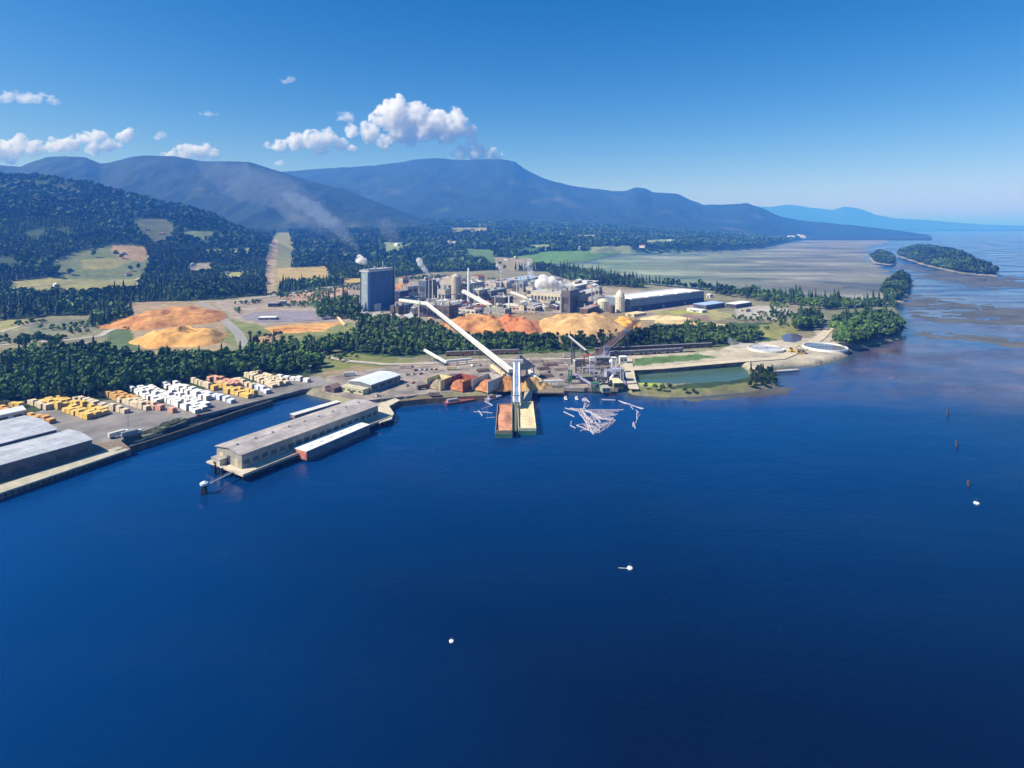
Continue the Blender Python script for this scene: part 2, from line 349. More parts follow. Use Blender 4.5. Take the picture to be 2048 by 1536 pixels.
# tidal flats and sand bars
FLATS = [[(1060, 532), (1130, 541), (1280, 568), (1420, 581), (1540, 596), (1640, 610), (1740, 612), (1795, 606), (1812, 570), (1775, 540), (1740, 520), (1735, 495), (1790, 482), (1760, 474), (1700, 472),
          (1640, 476), (1590, 483), (1520, 498), (1400, 504), (1240, 509), (1180, 523)],
         [(1790, 520), (1850, 535), (1990, 548), (2060, 560), (2060, 575), (1960, 578), (1850, 560), (1800, 540)],
         [(1800, 655), (1850, 660), (1960, 672), (2200, 690), (2200, 715), (2000, 690), (1900, 676), (1800, 668)],
         [(1270, 792), (1400, 795), (1480, 788), (1560, 774), (1620, 760), (1570, 786), (1480, 800), (1380, 804), (1300, 800)],
         [(1800, 600), (1830, 590), (1900, 600), (2060, 615), (2100, 650), (1900, 650), (1810, 640)]]
X, Y, Q = polar(np.arange(1040, 2420, 3.2), 400*np.exp(np.arange(0, 420)*.008))
px, py = project(X, Y, 0*X); n = fbm(X/70, Y/28, 5, 41); n2 = fbm(X/240+5, Y/90, 4, 45)
sd = np.max([sdist(px+(n-.5)*70, py+(fbm(X/40, Y/16, 4, 49)-.5)*22, P) for P in FLATS], 0)
big = sdist(px, py, FLATS[0])
z = np.clip(sd*.08, -.5, .35)+(n-.5)*.5*np.clip(1.2-big/60, .12, 1)-.02
z = np.where((sd > 0) & (n2 < .40) & (big < 20), z-.25, z); z = np.where((big < 0) & (fbm(X/26, Y/20, 4, 53) < .46), z-.3, z)
st = fbm(X/260+n2*2, Y/150, 4, 47)[:, None]; C = np.array((.155, .155, .125))*(.55+.9*n2[:, None])*(.75+.6*st)+np.clip(st-.60, 0, 1)*.9*np.array((.6, .6, .55)); C = C+(np.array((.06, .08, .09))-C)*np.clip((.40-st)*6, 0, .8); gr = np.clip(1-(px-1080)/520, 0, 1)*np.clip((n-.3)*5, 0, 1); C = C+(gr[:, None])*np.array((-.035, .055, -.045))
C = np.where((big < 0)[:, None], np.array((.085, .085, .075))*(.5+1.0*n[:, None]), C)
Q = Q[(z[Q] > -.15).any(1)]
Vc, Qc, Cc = compact(np.stack([X, Y, z], 1), Q, np.clip(C, 0, 1))
tag(np_mesh('tidal_flat', Vc, Qc, attr_mat('wet_mud', rough=.6, nscale=.03, amt=.3, bump=.1, bscale=.2, spec=.3), Cc), kind='structure')
# ------------------------------------------------------------------ materials of built things
asphalt = mat('asphalt', (.19, .18, .18), .9, .3, .035, c2=(.27, .255, .24), bump=.05)
concrete = mat('concrete', (.36, .34, .29), .85, .25, .12)
timber = mat('grey_timber', (.20, .16, .12), .9, .35, .6)
darkpile = mat('tarred_pile', (.035, .03, .027), .9, .3, 1)
def sheet_mat(name, c, ang, bw_=9., bh=4., v=.16):
    m = mat(name, c, .6, .2, .08); n = m.node_tree.nodes; l = m.node_tree.links; b = n['Principled BSDF']; src = b.inputs['Base Color'].links[0].from_socket
    tc = n.new('ShaderNodeTexCoord'); mp = n.new('ShaderNodeMapping'); mp.inputs['Rotation'].default_value = (0, 0, -ang); l.new(tc.outputs['Object'], mp.inputs[0])
    k = n.new('ShaderNodeTexBrick'); k.inputs['Scale'].default_value = 1; k.inputs['Brick Width'].default_value = bw_; k.inputs['Row Height'].default_value = bh; k.inputs['Mortar Size'].default_value = .18
    k.inputs['Color1'].default_value = (1-v,)*3+(1,); k.inputs['Color2'].default_value = (1+v*.6,)*3+(1,); k.inputs['Mortar'].default_value = (.62, .60, .58, 1); l.new(mp.outputs[0], k.inputs['Vector'])
    x = n.new('ShaderNodeMix'); x.data_type = 'RGBA'; x.blend_type = 'MULTIPLY'; x.inputs[0].default_value = 1; l.new(src, x.inputs[6]); l.new(k.outputs[0], x.inputs[7]); l.new(x.outputs[2], b.inputs['Base Color']); return m
roofgrey = sheet_mat('pale_metal_roof', (.42, .45, .50), math.radians(68), 12, 5, .1)
roofpink = sheet_mat('weathered_roof', (.40, .365, .35), math.radians(60.6), 7, 4.6, .2)
white = mat('white_paint', (.76, .77, .76), .5, .08, .3)
white2 = mat('off_white_sheet', (.60, .60, .56), .6, .15, .2)
cream = mat('cream_cladding', (.52, .46, .34), .7, .18, .25)
tan = mat('tan_cladding', (.45, .38, .27), .7, .2, .2)
slate = mat('slate_cladding', (.10, .13, .20), .6, .2, .2)
navy = mat('blue_cladding', (.035, .10, .26), .45, .18, .12)
navylight = mat('pale_cladding', (.34, .40, .42), .6, .15, .12)
brown = mat('brown_cladding', (.12, .085, .08), .8, .3, .2)
dark = mat('dark_steel', (.05, .052, .06), .6, .3, .3)
steel = mat('grey_steel', (.30, .31, .34), .5, .2, .3, metal=.2)
rust = mat('rust_steel', (.30, .09, .05), .8, .3, .3)
green = mat('green_paint', (.05, .16, .09), .6, .25, .3)
red = mat('red_paint', (.50, .10, .07), .6, .2, .3)
glass = mat('window_glass', (.03, .04, .05), .15, .2, 1, spec=.6)
blueroof = mat('blue_roof', (.35, .48, .72), .5, .12, .2)
rubber = mat('rubber', (.02, .02, .02), .8, .1, 1)
chip_orange = mat('orange_chips', (.46, .18, .055), .95, .4, .06, c2=(.62, .31, .11), bump=1.6, bscale=.16)
chip_yellow = mat('yellow_chips', (.54, .31, .12), .95, .35, .05, c2=(.68, .44, .20), bump=1.6, bscale=.16)
chip_red = mat('red_chips', (.48, .15, .06), .95, .3, .05, c2=(.60, .24, .10), bump=.9, bscale=.16)
chip_cream = mat('cream_chips', (.68, .52, .30), .95, .15, .1, bump=.3, bscale=.3)
logw = mat('bleached_log', (.40, .37, .42), .8, .3, .3)
U = Vector((.49, .87, 0)).normalized(); Vv = Vector((-.87, .49, 0)).normalized()      # the mill's two building directions

def slab(name, pts, z, z0, m, top=None, kind='structure', parent=None):
    mb = MB(); mb.prism([tuple(W(x, y, z))[:2] for x, y in pts], z0, z, 0, 1 if top else None)
    o = mb.build(name, [m, top] if top else [m], parent)
    if kind and parent is None: o['kind'] = kind
    return o

# yards and roads, each a sheet just above the soil
def densify(P, k=10):
    out = []
    for i in range(len(P)):
        a, b = P[i], P[(i+1) % len(P)]
        for j in range(k): out.append((a[0]+(b[0]-a[0])*j/k+random.uniform(-.7, .7), a[1]+(b[1]-a[1])*j/k+random.uniform(-.35, .35)))
    return out
slab('storage_yard', densify([(-300, 980), (-120, 880), (0, 842), (120, 812), (300, 790), (440, 775), (560, 758), (640, 752), (660, 768), (600, 780), (540, 796), (440, 820), (330, 848), (255, 872), (228, 892), (-300, 1060)]), 4.25, 2, asphalt)
slab('dock_apron', densify([(655, 752), (720, 742), (850, 722), (980, 716), (1120, 714), (1238, 712), (1240, 742), (1236, 776), (1150, 776), (1010, 770), (880, 786), (798, 794), (720, 802), (675, 790), (640, 782)]), 4.2, 1, mat('dock_paving', (.27, .24, .22), .9, .45, .06, c2=(.36, .31, .27), bump=.05))
def road(pts, w, m, z=4.4, name='road'):
    c = [W(x, y, z) for x, y in pts]; mb = MB(); L = []; R = []
    for i, p in enumerate(c):
        d = (c[min(i+1, len(c)-1)]-c[max(i-1, 0)]).normalized(); s = Vector((d.y, -d.x, 0)); L.append(p-s*w/2); R.append(p+s*w/2)
    for i in range(len(c)-1):
        mb.quadface([L[i], R[i], R[i+1], L[i+1]])
    return tag(mb.build(name, m), kind='structure')
gravel = mat('pale_gravel', (.40, .36, .31), .95, .2, .1)
road([(398, 604), (425, 620), (455, 645), (478, 668), (488, 690), (500, 705)], 13, mat('road_asphalt', (.27, .26, .25), .9, .15, .06))
road([(398, 604), (470, 601), (540, 592), (620, 580), (700, 568)], 15, gravel, 4.6)
road([(-200, 712), (0, 690), (60, 684), (130, 680), (200, 672), (215, 662), (262, 648)], 10, gravel)
road([(0, 664), (40, 652), (90, 642)], 8, gravel, 4.5)
road([(640, 711), (700, 722), (770, 728), (850, 727), (960, 720), (1180, 716), (1260, 714)], 8, gravel, 4.6)
road([(1262, 738), (1320, 735), (1400, 728), (1470, 722), (1560, 716), (1600, 700), (1640, 676), (1660, 655)], 11, mat('dike_gravel', (.50, .44, .33), .95, .15, .1), 4.7)
road([(1255, 716), (1258, 735), (1262, 760), (1268, 778)], 9, mat('dike_gravel', (1, 1, 1)), 4.75)
road([(-60, 590), (60, 572), (150, 566), (270, 560), (300, 545)], 9, gravel, 5.2)
slab('storage_yard', densify([(500, 626), (560, 622), (678, 621), (694, 638), (620, 641), (522, 645), (480, 636)]), 4.5, 3, mat('violet_paving', (.22, .20, .24), .9, .2, .05))

# ------------------------------------------------------------------ buildings
def quadfp(A, L, Wd, u=U, v=Vv): return [A, A+u*L, A+u*L+v*Wd, A+v*Wd]
def windows(root, A, d, nrm, L, h, n, m, sz=(.62, .3), zf=.55):
    for i in range(n):
        c = A+d*(L*(i+.5)/n)+nrm*.06; w_, hh = L/n*sz[0], h*sz[1]; mb = MB()
        a = c-d*(w_/2); b_ = c+d*(w_/2); z = A.z+h*zf
        mb.prism([(a-nrm*.03)[:2], (b_-nrm*.03)[:2], (b_+nrm*.12)[:2], (a+nrm*.12)[:2]], z-hh/2, z+hh/2); mb.build('window', m, root)
def building(name, label, A, L, Wd, h, wall, roofm, roof='flat', rh=None, cat='building', group=None, u=U, v=Vv, win=(0, 0), winm=None, door=True, zf=.55, over=.6, clutter=0):
    A = Vector((A[0], A[1], A[2])); fp = quadfp(A, L, Wd, u, v); c = (fp[0]+fp[2])/2
    root = thing(name, label, cat, c, group)
    mb = MB(); mb.prism([p[:2] for p in fp], A.z-1, A.z+h); 
    rh = rh if rh is not None else Wd*.16
    if roof == 'gable':                         # gable ends belong to the wall
        for e in (0, 1):
            a, b = (fp[0], fp[3]) if e == 0 else (fp[1], fp[2]); t = Vector((0, 0, h))
            mb.quadface([a+t, b+t, (a+b)/2+t+Vector((0, 0, rh-.05))])
    mb.build('wall', wall, root)
    rb = MB(); z = Vector((0, 0, h+.02)); o = over
    if roof == 'flat':
        E = [fp[0]-u*.3-v*.3, fp[1]+u*.3-v*.3, fp[2]+u*.3+v*.3, fp[3]-u*.3+v*.3]
        rb.prism([p[:2] for p in E], A.z+h+.01, A.z+h+.55)
    elif roof == 'gable':
        s = [(fp[0]+fp[3])/2, (fp[1]+fp[2])/2]; r0 = s[0]-u*o+z+Vector((0, 0, rh)); r1 = s[1]+u*o+z+Vector((0, 0, rh)); th = Vector((0, 0, .35))
        dz = Vector((0, 0, -rh*o/(Wd/2)))
        for e0, e1 in ((fp[0]-v*o-u*o+z+dz, fp[1]-v*o+u*o+z+dz), (fp[3]+v*o-u*o+z+dz, fp[2]+v*o+u*o+z+dz)):
            k = [e0, e1, r1, r0]; rb.quadface([p+th for p in k]); rb.quadface(k[::-1])
            rb.quadface([e0, e1, e1+th, e0+th]); rb.quadface([e0, r0, r0+th, e0+th]); rb.quadface([e1, r1, r1+th, e1+th])
    rf = rb.build('roof', roofm, root)
    if clutter and roof == 'flat':
        for q in range(clutter):
            s1, s2 = random.uniform(.1, .8), random.uniform(.15, .7); p = A+u*(L*s1)+v*(Wd*s2)+Vector((0, 0, h+.56)); mb = MB()
            if random.random() < .6: mb.box(p, random.uniform(2, L*.18+2), random.uniform(2, Wd*.2+2), random.uniform(1.5, 4.5), math.atan2(u.y, u.x))
            else: mb.rod(p, p+Vector((0, 0, random.uniform(3, 8))), random.uniform(.4, .9), n=8)
            mb.build('roof_unit', random.choice((steel, white2, concrete, tan, dark)), root)
    if win[0]: windows(root, A, u, -v, L, h, win[0], winm or glass, zf=zf)
    if win[1]: windows(root, A, v, -u, Wd, h, win[1], winm or glass, zf=zf)
    if door:
        mb = MB(); dh = min(4., h*.5); a = A+v*(Wd*.42)-u*.02; b = a+v*min(4, Wd*.3)
        mb.prism([(a+u*.1)[:2], (b+u*.1)[:2], (b-u*.15)[:2], (a-u*.15)[:2]], A.z, A.z+dh); mb.build('door', winm or dark, root)
    return root

# ---- long warehouse on its pier
def pier_box(name, A, L, Wd, u, v, z, th, m, parent):
    mb = MB(); mb.prism([p[:2] for p in quadfp(A, L, Wd, u, v)], z-th, z); return mb.build(name, m, parent)
def put_piles(pts, parent, z, r=.35, z0=-2.5):
    mb = MB(); mb.rod((0, 0, z0), (0, 0, z), r, n=6); o = mb.build('piling', darkpile, origin=(0, 0, 0)); me = o.data; bpy.data.objects.remove(o)
    pts = sorted(pts, key=lambda p: p[1]); O = Vector(parent['_o'])
    for p in pts[:100]:
        o = bpy.data.objects.new('piling', me); COL.objects.link(o); o.parent = parent; o.location = Vector((p[0], p[1], 0))-O
    if len(pts) > 100:
        mb = MB()
        for p in pts[100:]: mb.rod((p[0], p[1], z0), (p[0], p[1], z), r, n=5)
        tag(mb.build('piling', darkpile, parent), kind='stuff')
def piles(name, A, L, Wd, u, v, nx, ny, z, parent, r=.35):
    P = []
    for i in range(nx):
        for j in range(ny): p = A+u*(L*(i+.5)/nx)+v*(Wd*(j+.5)/ny); P.append((p.x, p.y))
    if nx*ny > 100: P = [(x, y) for x, y in P]; 
    put_piles(P, parent, z, r)
WA = W(486, 951, 4.5); WB = W(786, 832, 4.5); pu = (WB-WA).normalized(); pv_ = Vector((-pu.y, pu.x, 0)); PL = (WB-WA).length
pr = thing('pier', 'long timber pier on dark piles carrying the grey roofed warehouse', 'pier', (WA+WB)/2+pv_*16)
A0 = Vector((WA.x, WA.y, 4.5))
pier_box('deck', A0, PL, 38, pu, pv_, 4.5, .9, mat('pier_deck', (.52, .46, .36), .85, .18, .2), pr)
piles('pilings', A0+pu*.5+pv_*.6, PL-1, 36.8, pu, pv_, 44, 9, 3.5, pr)
mb = MB(); mb.beam(A0+pu*1-pv_*.1+Vector((0, 0, -1.8)), A0+pu*(PL-1)-pv_*.1+Vector((0, 0, -1.8)), .3, 1.2); mb.build('fender', darkpile, pr)
mb = MB(); mb.beam(A0+pv_*.3+Vector((0, 0, .2)), A0+pu*PL+pv_*.3+Vector((0, 0, .2)), .35, .4); mb.build('kerb', timber, pr)
wh = building('pier_warehouse', 'long grey roofed warehouse standing on the timber pier', A0+pu*5+pv_*9+Vector((0, 0, .02)), PL*.905, 26, 8.5, mat('warehouse_wall', (.30, .29, .25), .75, .2, .2), roofpink, 'gable', 1.6, cat='warehouse', u=pu, v=pv_, win=(18, 0), winm=mat('loading_door', (.09, .11, .11), .6, .2, .4), door=False, zf=.38, over=.9)
for k, (s, w_) in enumerate(((.12, 4), (.45, 3), (.72, 4))):   # doors and panels on the sunlit end
    a = A0+pu*4.96+pv_*(9+26*s); mb = MB(); mb.prism([(a+pu*.1)[:2], (a+pv_*w_+pu*.1)[:2], (a+pv_*w_-pu*.12)[:2], (a-pu*.12)[:2]], 4.6, 9.3+k*.4); mb.build('door', [tan, dark, cream][k], wh)
mb = MB()
for i in range(9):
    p = A0+pu*(10+i*PL*.1)+pv_*22+Vector((0, 0, 9.9)); mb = MB(); mb.lathe(p, [(.5, -.4), (.5, 1.0), (.9, 1.1), (.1, 1.5)], 8); mb.build('roof_vent', steel, wh)

building('gate_house', 'low tan lean-to against the sunlit end of pier warehouse', A0+pu*.4+pv_*24+Vector((0, 0, .02)), 4.2, 9, 3.2, cream, roofpink, 'flat', u=pu, v=pv_, cat='shed')
# floating white roofed barge beside the pier
BA = W(612, 926, 0); BB = W(742, 868, 0); bu = (BB-BA).normalized(); bv = Vector((-bu.y, bu.x, 0)); BL = (BB-BA).length
def hull(mb, A, L, Wd, z0, z1, u, v, rake=2.5, mi=0, top=None):
    b = [A+u*rake+v*.4, A+u*(L-rake)+v*.4, A+u*(L-rake)+v*(Wd-.4), A+u*rake+v*(Wd-.4)]; t = [A, A+u*L, A+u*L+v*Wd, A+v*Wd]
    b = [Vector((p.x, p.y, z0)) for p in b]; t = [Vector((p.x, p.y, z1)) for p in t]
    for i in range(4): mb.quadface([b[i], b[(i+1) % 4], t[(i+1) % 4], t[i]], mi)
    mb.quadface(t, mi if top is None else top); mb.quadface(b[::-1], mi)
bg_ = thing('covered_barge', 'covered barge with white roof, dark side and red end, moored alongside the pier', 'barge', (BA+BB)/2)
mb = MB(); hull(mb, BA, BL, 13, -1.2, 1.6, bu, bv); mb.build('hull', mat('barge_hull', (.10, .085, .10), .6, .3, .3), bg_)
mb = MB(); A1 = BA+bu*.8+bv*.5; mb.prism([p[:2] for p in quadfp(A1+bu*.3, BL-2, 12, bu, bv)], 1.62, 6.6); mb.build('cargo_house', mat('barge_side', (.17, .155, .18), .6, .25, .2), bg_)
mb = MB(); mb.prism([p[:2] for p in quadfp(A1, .28, 12, bu, bv)], 1.62, 6.6)
for q in range(3): mb.prism([p[:2] for p in quadfp(A1-bu*.2+bv*(1+q*4), .2, 2.2, bu, bv)], 2.2, 5.2)
mb.build('end_wall', mat('faded_red', (.55, .20, .15), .6, .15, .3), bg_)
mb = MB(); mb.prism([p[:2] for p in quadfp(A1-bu*.2-bv*.2, BL-1.2, 12.4, bu, bv)], 6.62, 7.1)
for q in range(6): mb.prism([p[:2] for p in quadfp(A1+bu*(6+q*BL*.15)+bv*4.5, 3, 3, bu, bv)], 7.1, 7.5)
mb.build('roof', white, bg_)
# slim covered float behind the pier
FA = W(588, 841, 0); FB = W(684, 812, 0); fu = (FB-FA).normalized(); fv = Vector((-fu.y, fu.x, 0)); FL = (FB-FA).length
fl = thing('covered_float', 'slim white roofed float in the basin behind the pier warehouse', 'float', (FA+FB)/2)
mb = MB(); hull(mb, FA, FL, 7, -.8, 1., fu, fv, 1); mb.build('hull', dark, fl)
mb = MB(); mb.prism([p[:2] for p in quadfp(FA+fu+fv*.7, FL-2, 5.6, fu, fv)], 1.02, 3.4); mb.build('wall', mat('float_wall', (.18, .17, .2), .7, .2, .3), fl)
mb = MB(); mb.prism([p[:2] for p in quadfp(FA+fu*.6+fv*.3, FL-1.2, 6.4, fu, fv)], 3.42, 3.8); mb.build('roof', white2, fl)
# dolphin and catwalk off the end of the pier
dp = W(408, 988, 0); dl = thing('mooring_dolphin', 'white capped mooring dolphin off the outer end of the pier', 'mooring', dp)
mb = MB()
for i in range(7):
    t = i*.9; mb.rod((dp.x+1.9*math.cos(t), dp.y+1.9*math.sin(t), -3), (dp.x+1.1*math.cos(t), dp.y+1.1*math.sin(t), 5), .4, n=6)
mb.build('pilings', darkpile, dl); mb = MB(); mb.lathe((dp.x, dp.y, 5.02), [(1.9, 0), (2.1, .3), (2.1, 1.3), (1.2, 1.8), (.5, 2.2)], 12); mb.build('cap', mat('cap_white', (.60, .66, .68), .6, .2, .6), dl)
cw = thing('catwalk', 'thin steel catwalk from the pier end to the mooring dolphin', 'catwalk', dp); a = Vector((dp.x+1.5, dp.y+1, 4.8)); b = A0+pv_*10+Vector((0, 0, -.2))
mb = MB(); mb.beam(a, b, 1., .25); mb.build('walkway', steel, cw)
mb = MB()
for s in (-.5, .5):
    sd2 = (b-a).cross(Vector((0, 0, 1))).normalized()*s; mb.beam(a+sd2+Vector((0, 0, 1)), b+sd2+Vector((0, 0, 1)), .08, .08)
    for i in range(11): p = a+(b-a)*i/10+sd2; mb.rod(p, p+Vector((0, 0, 1)), .04, n=4)
mb.build('railing', steel, cw)
for (x, y) in ((430, 948), (444, 955)):
    p = W(x, y, 0); mb = MB()
    for i in range(4): mb.rod((p.x+math.cos(i*1.6)*.8, p.y+math.sin(i*1.6)*.8, -3), (p.x+math.cos(i*1.6)*.45, p.y+math.sin(i*1.6)*.45, 5.5), .35, n=6)
    mb.rod((p.x, p.y, 4.2), (p.x, p.y, 4.7), 1.0, n=10)
    tag(mb.build('pile_cluster', darkpile), 'dark timber pile cluster at the outer corner of pier, %s one' % ('left' if x < 440 else 'right'), 'mooring')

# ---- left sheds and wharf
SA = W(186, 907, 4.3); SB = W(0, 962, 4.3); su = (SA-SB).normalized(); sv = Vector((-su.y, su.x, 0)); SL = 150
wr_ = thing('wharf', 'concrete wharf apron on dark piles beside the big grey shed', 'wharf', SA); wa = W(262, 898, 4.3)-sv*0; 
W0 = W(258, 899, 4.3); wu = (W(258, 899, 4.3)-W(0, 986, 4.3)).normalized(); wv = Vector((-wu.y, wu.x, 0))
pier_box('deck', W0-wu*180, 180, 12, wu, wv, 4.3, 1., mat('wharf_deck', (.40, .38, .30), .85, .2, .15), wr_)
piles('pilings', W0-wu*179.5+wv*.3, 179, 8, wu, wv, 60, 3, 3.3, wr_)
slab('quay', [(-500, 1160), (-400, 1030), (0, 930), (180, 890), (240, 880), (262, 898), (230, 903)], 4.28, -2, timber)
for k, (off, wd, h, lab, rr) in enumerate(((1.5, 34, 8.5, 'big grey-blue roofed shed nearest the wharf edge, at far left', 1.5), (36.3, 52, 10.5, 'big grey-blue roofed shed set back behind the wharf shed, at far left', 2.2))):
    building('warehouse', lab, SA-su*(SL+k*6)+sv*off, SL, wd, h, mat('shed_wall', (.10, .10, .11), .7, .25, .2), roofgrey, 'gable', rr, cat='warehouse', u=su, v=sv, win=(14 if k == 0 else 0, 0), winm=dark, door=False, zf=.35)
p = W(50, 838, 4.3); building('shed', 'small white roofed shed behind the big grey sheds', p-su*26, 26, 12, 7, white2, white, 'gable', cat='shed', u=su, v=sv, win=(3, 1))
# ---- white roofed shed on the dock
P1 = W(742, 786, 4.3); P2 = W(792, 768, 4.3); qu = (P2-P1).normalized(); qv = Vector((-qu.y, qu.x, 0))
building('dock_shed', 'pale blue roofed shed with dark side wall at the root of the pier', P1, (P2-P1).length+6, 26, 7, mat('dock_shed_wall', (.16, .17, .19), .7, .2, .2), mat('bluish_roof', (.60, .66, .78), .5, .1, .2), 'gable', 1.4, cat='shed', u=qu, v=qv, win=(4, 2), winm=dark)
building('shed', 'low cream lean-to shed in front of pale blue roofed shed', P1-qu*8+qv*2, 8, 26, 4, mat('lean_to_wall', (.50, .50, .30), .7, .15, .3), mat('lean_to_roof', (.48, .47, .34), .7, .15, .3), 'flat', cat='shed', u=qu, v=qv, win=(0, 4), winm=dark)
building('shed', 'rusty brown open shed beside the little beach', W(668, 786, 4.3), 9, 11, 4, brown, mat('brown_roof', (.22, .14, .13), .8, .2, .3), 'gable', 2, cat='shed', u=qu, v=qv)
# timber bulkhead in front of the dock
def wall_run(name, pts, z0, z1, w, m, label, cat):
    mb = MB()
    for i in range(len(pts)-1):
        a, b = W(*pts[i], z1), W(*pts[i+1], z1); a.z = b.z = (z0+z1)/2; mb.beam(a, b, w, z1-z0)
    return tag(mb.build(name, m), label, cat)
wall_run('bulkhead', [(790, 803), (850, 797), (935, 792), (992, 790)], -2, 4.35, 1.2, mat('bulkhead_timber', (.22, .13, .08), .9, .3, .6), 'brown timber bulkhead along the dock edge right of the pier', 'seawall')
wall_run('bulkhead', [(232, 901), (300, 880), (400, 848), (480, 820), (545, 800)], -2, 4.3, 1.5, mat('bulkhead_dark', (.09, .08, .06), .9, .4, .3), 'dark rock and timber seawall below the lumber yard', 'seawall')
rk = thing('jetty', 'rounded end platform of the pier beside the dock shed', 'jetty', W(770, 832, 4.4))
mb = MB(); mb.prism([tuple(W(x, y, 4.4))[:2] for x, y in ((742, 838), (760, 845), (783, 838), (788, 826), (778, 812), (800, 800), (790, 796), (745, 812))], 3.6, 4.4); mb.build('deck', mat('pier_deck', (1, 1, 1)), rk)
PP = []
for x, y in ((745, 840), (752, 844), (760, 847), (768, 845), (776, 842), (784, 838), (787, 832), (787, 825), (783, 818)):
    p = W(x, y-1, 4.4); PP.append((p.x, p.y+1))
put_piles(PP, rk, 3.6, .4)

# ------------------------------------------------------------------ lumber stacks, every stack a thing
cols_ = {'orange': ((.62, .36, .12), (.42, .24, .10)), 'yellow': ((.72, .50, .14), (.40, .28, .12)), 'cream': ((.66, .56, .40), (.35, .28, .22)), 'white': ((.78, .78, .78), (.28, .26, .26)),
         'pink': ((.66, .36, .25), (.38, .2, .15)), 'bluish': ((.66, .70, .85), (.26, .28, .36))}
def stack_proto(cn, kind):
    wrap = mat('wrap_'+cn, cols_[cn][0], .6, .12, .8); end = mat('ends_'+cn, cols_[cn][1], .9, .35, 1.5); d = random.Random(hash(kind)*7+3)
    mb = MB()
    L, wd, hp = 5.2, 1.3, .85; nw = 3; nh = (3, 4, 3)[kind]
    for j in range(nh):
        for i in range(nw):
            if j == nh-1 and kind == 1 and i == 2: continue
            x = (i-(nw-1)/2)*(wd+.09)+d.uniform(-.04, .04); y = d.uniform(-.15, .15); z = .25+j*(hp+.1)
            mb.box((x, y, z), wd, L, hp)
            for s in (-1, 1): mb.box((x, y+s*(L/2+.02), z+.03), wd-.06, .05, hp-.06, mi=1)
        for y in (-1.4, 1.4): mb.box((0, y, .14+j*(hp+.1)), nw*(wd+.09), .12, .12, mi=2)
    return tag(mb.build('lumber_stack', [wrap, end, timber], origin=(0, 0, 0)), None, 'lumber stack')
protos = {(c, k): None for c in cols_ for k in range(3)}
ROWS = [  # from, to (photo pixels), columns across, colour, description
 ((-60, 812), (92, 848), 2, 'orange', 'orange wrapped lumber stack in the row behind the big grey sheds'),
 ((-40, 806), (40, 815), 1, 'yellow', 'yellow lumber stack at the far left edge of the yard by the trees'),
 ((62, 808), (96, 818), 1, 'cream', 'cream lumber stack in the short row at the left foot of the trees'),
 ((102, 804), (192, 834), 3, 'yellow', 'yellow lumber stack in the broad yellow block left in the yard'),
 ((152, 800), (192, 812), 1, 'cream', 'cream lumber stack between the yellow block and the trees'),
 ((206, 816), (250, 826), 1, 'cream', 'cream lumber stack standing loose in the open middle of yard'),
 ((214, 790), (262, 804), 2, 'orange', 'tan lumber stack behind the loose cream stacks by the trees'),
 ((250, 802), (300, 818), 2, 'cream', 'cream lumber stack between the tan and the white blocks'),
 ((276, 778), (330, 802), 3, 'white', 'white wrapped lumber stack in the left white block by the trees'),
 ((296, 816), (346, 824), 1, 'pink', 'pinkish lumber stack in the front row of the white blocks'),
 ((326, 792), (408, 822), 3, 'white', 'white wrapped lumber stack in the long front white block'),
 ((328, 770), (420, 798), 2, 'white', 'white wrapped lumber stack in the back white row by the trees'),
 ((390, 766), (420, 776), 1, 'cream', 'cream lumber stack behind the back white row'),
 ((422, 794), (462, 806), 1, 'bluish', 'bluish white lumber stack at the seaward side of yard'),
 ((425, 760), (470, 774), 2, 'pink', 'reddish pink lumber stack at the right of the white blocks'),
 ((436, 778), (502, 794), 2, 'yellow', 'yellow lumber stack in front of the pink stacks'),
 ((470, 764), (506, 776), 1, 'cream', 'cream lumber stack between the pink and the tall pale ones'),
 ((506, 752), (560, 772), 3, 'cream', 'pale cream lumber stack in the right hand block of yard'),
 ((512, 776), (536, 786), 1, 'bluish', 'bluish lumber stack in front of the right hand block'),
 ((548, 756), (612, 764), 1, 'white', 'white lumber stack in the last thin row at right end of yard'),
]
nst = 0
for a, b, nc, cn, lab in ROWS:
    A, B = W(*a, 4.25), W(*b, 4.25); d = (B-A); L = d.length; d.normalize(); s = Vector((-d.y, d.x, 0)); ang = math.atan2(d.y, d.x)
    n = max(1, int(L/6.6)); a_u = math.atan2(pu.y, pu.x)
    for i in range(n+1):
        for j in range(nc):
            if random.random() < .08: continue
            k = random.randrange(3); P = A+d*(L*i/max(n, 1))+s*((j-(nc-1)/2)*5.6)+Vector((random.uniform(-.9, .9), random.uniform(-.9, .9), 0))
            if protos[(cn, k)] is None:
                o = protos[(cn, k)] = stack_proto(cn, k); o.location = P; o['label'] = lab; o['group'] = 'lumber stacks: '+lab[:60]; o.rotation_euler = (0, 0, ang+math.pi/2+random.uniform(-.1, .1))
                z_ = random.uniform(1.0, 1.4); o.scale = (1.08, 1.08, z_)
            else: dup(protos[(cn, k)], P, ang+math.pi/2+random.uniform(-.1, .1), (1.08, 1.08, random.uniform(1.0, 1.5)), lab, 'lumber stacks: '+lab[:60])
            nst += 1
print('stacks', nst)

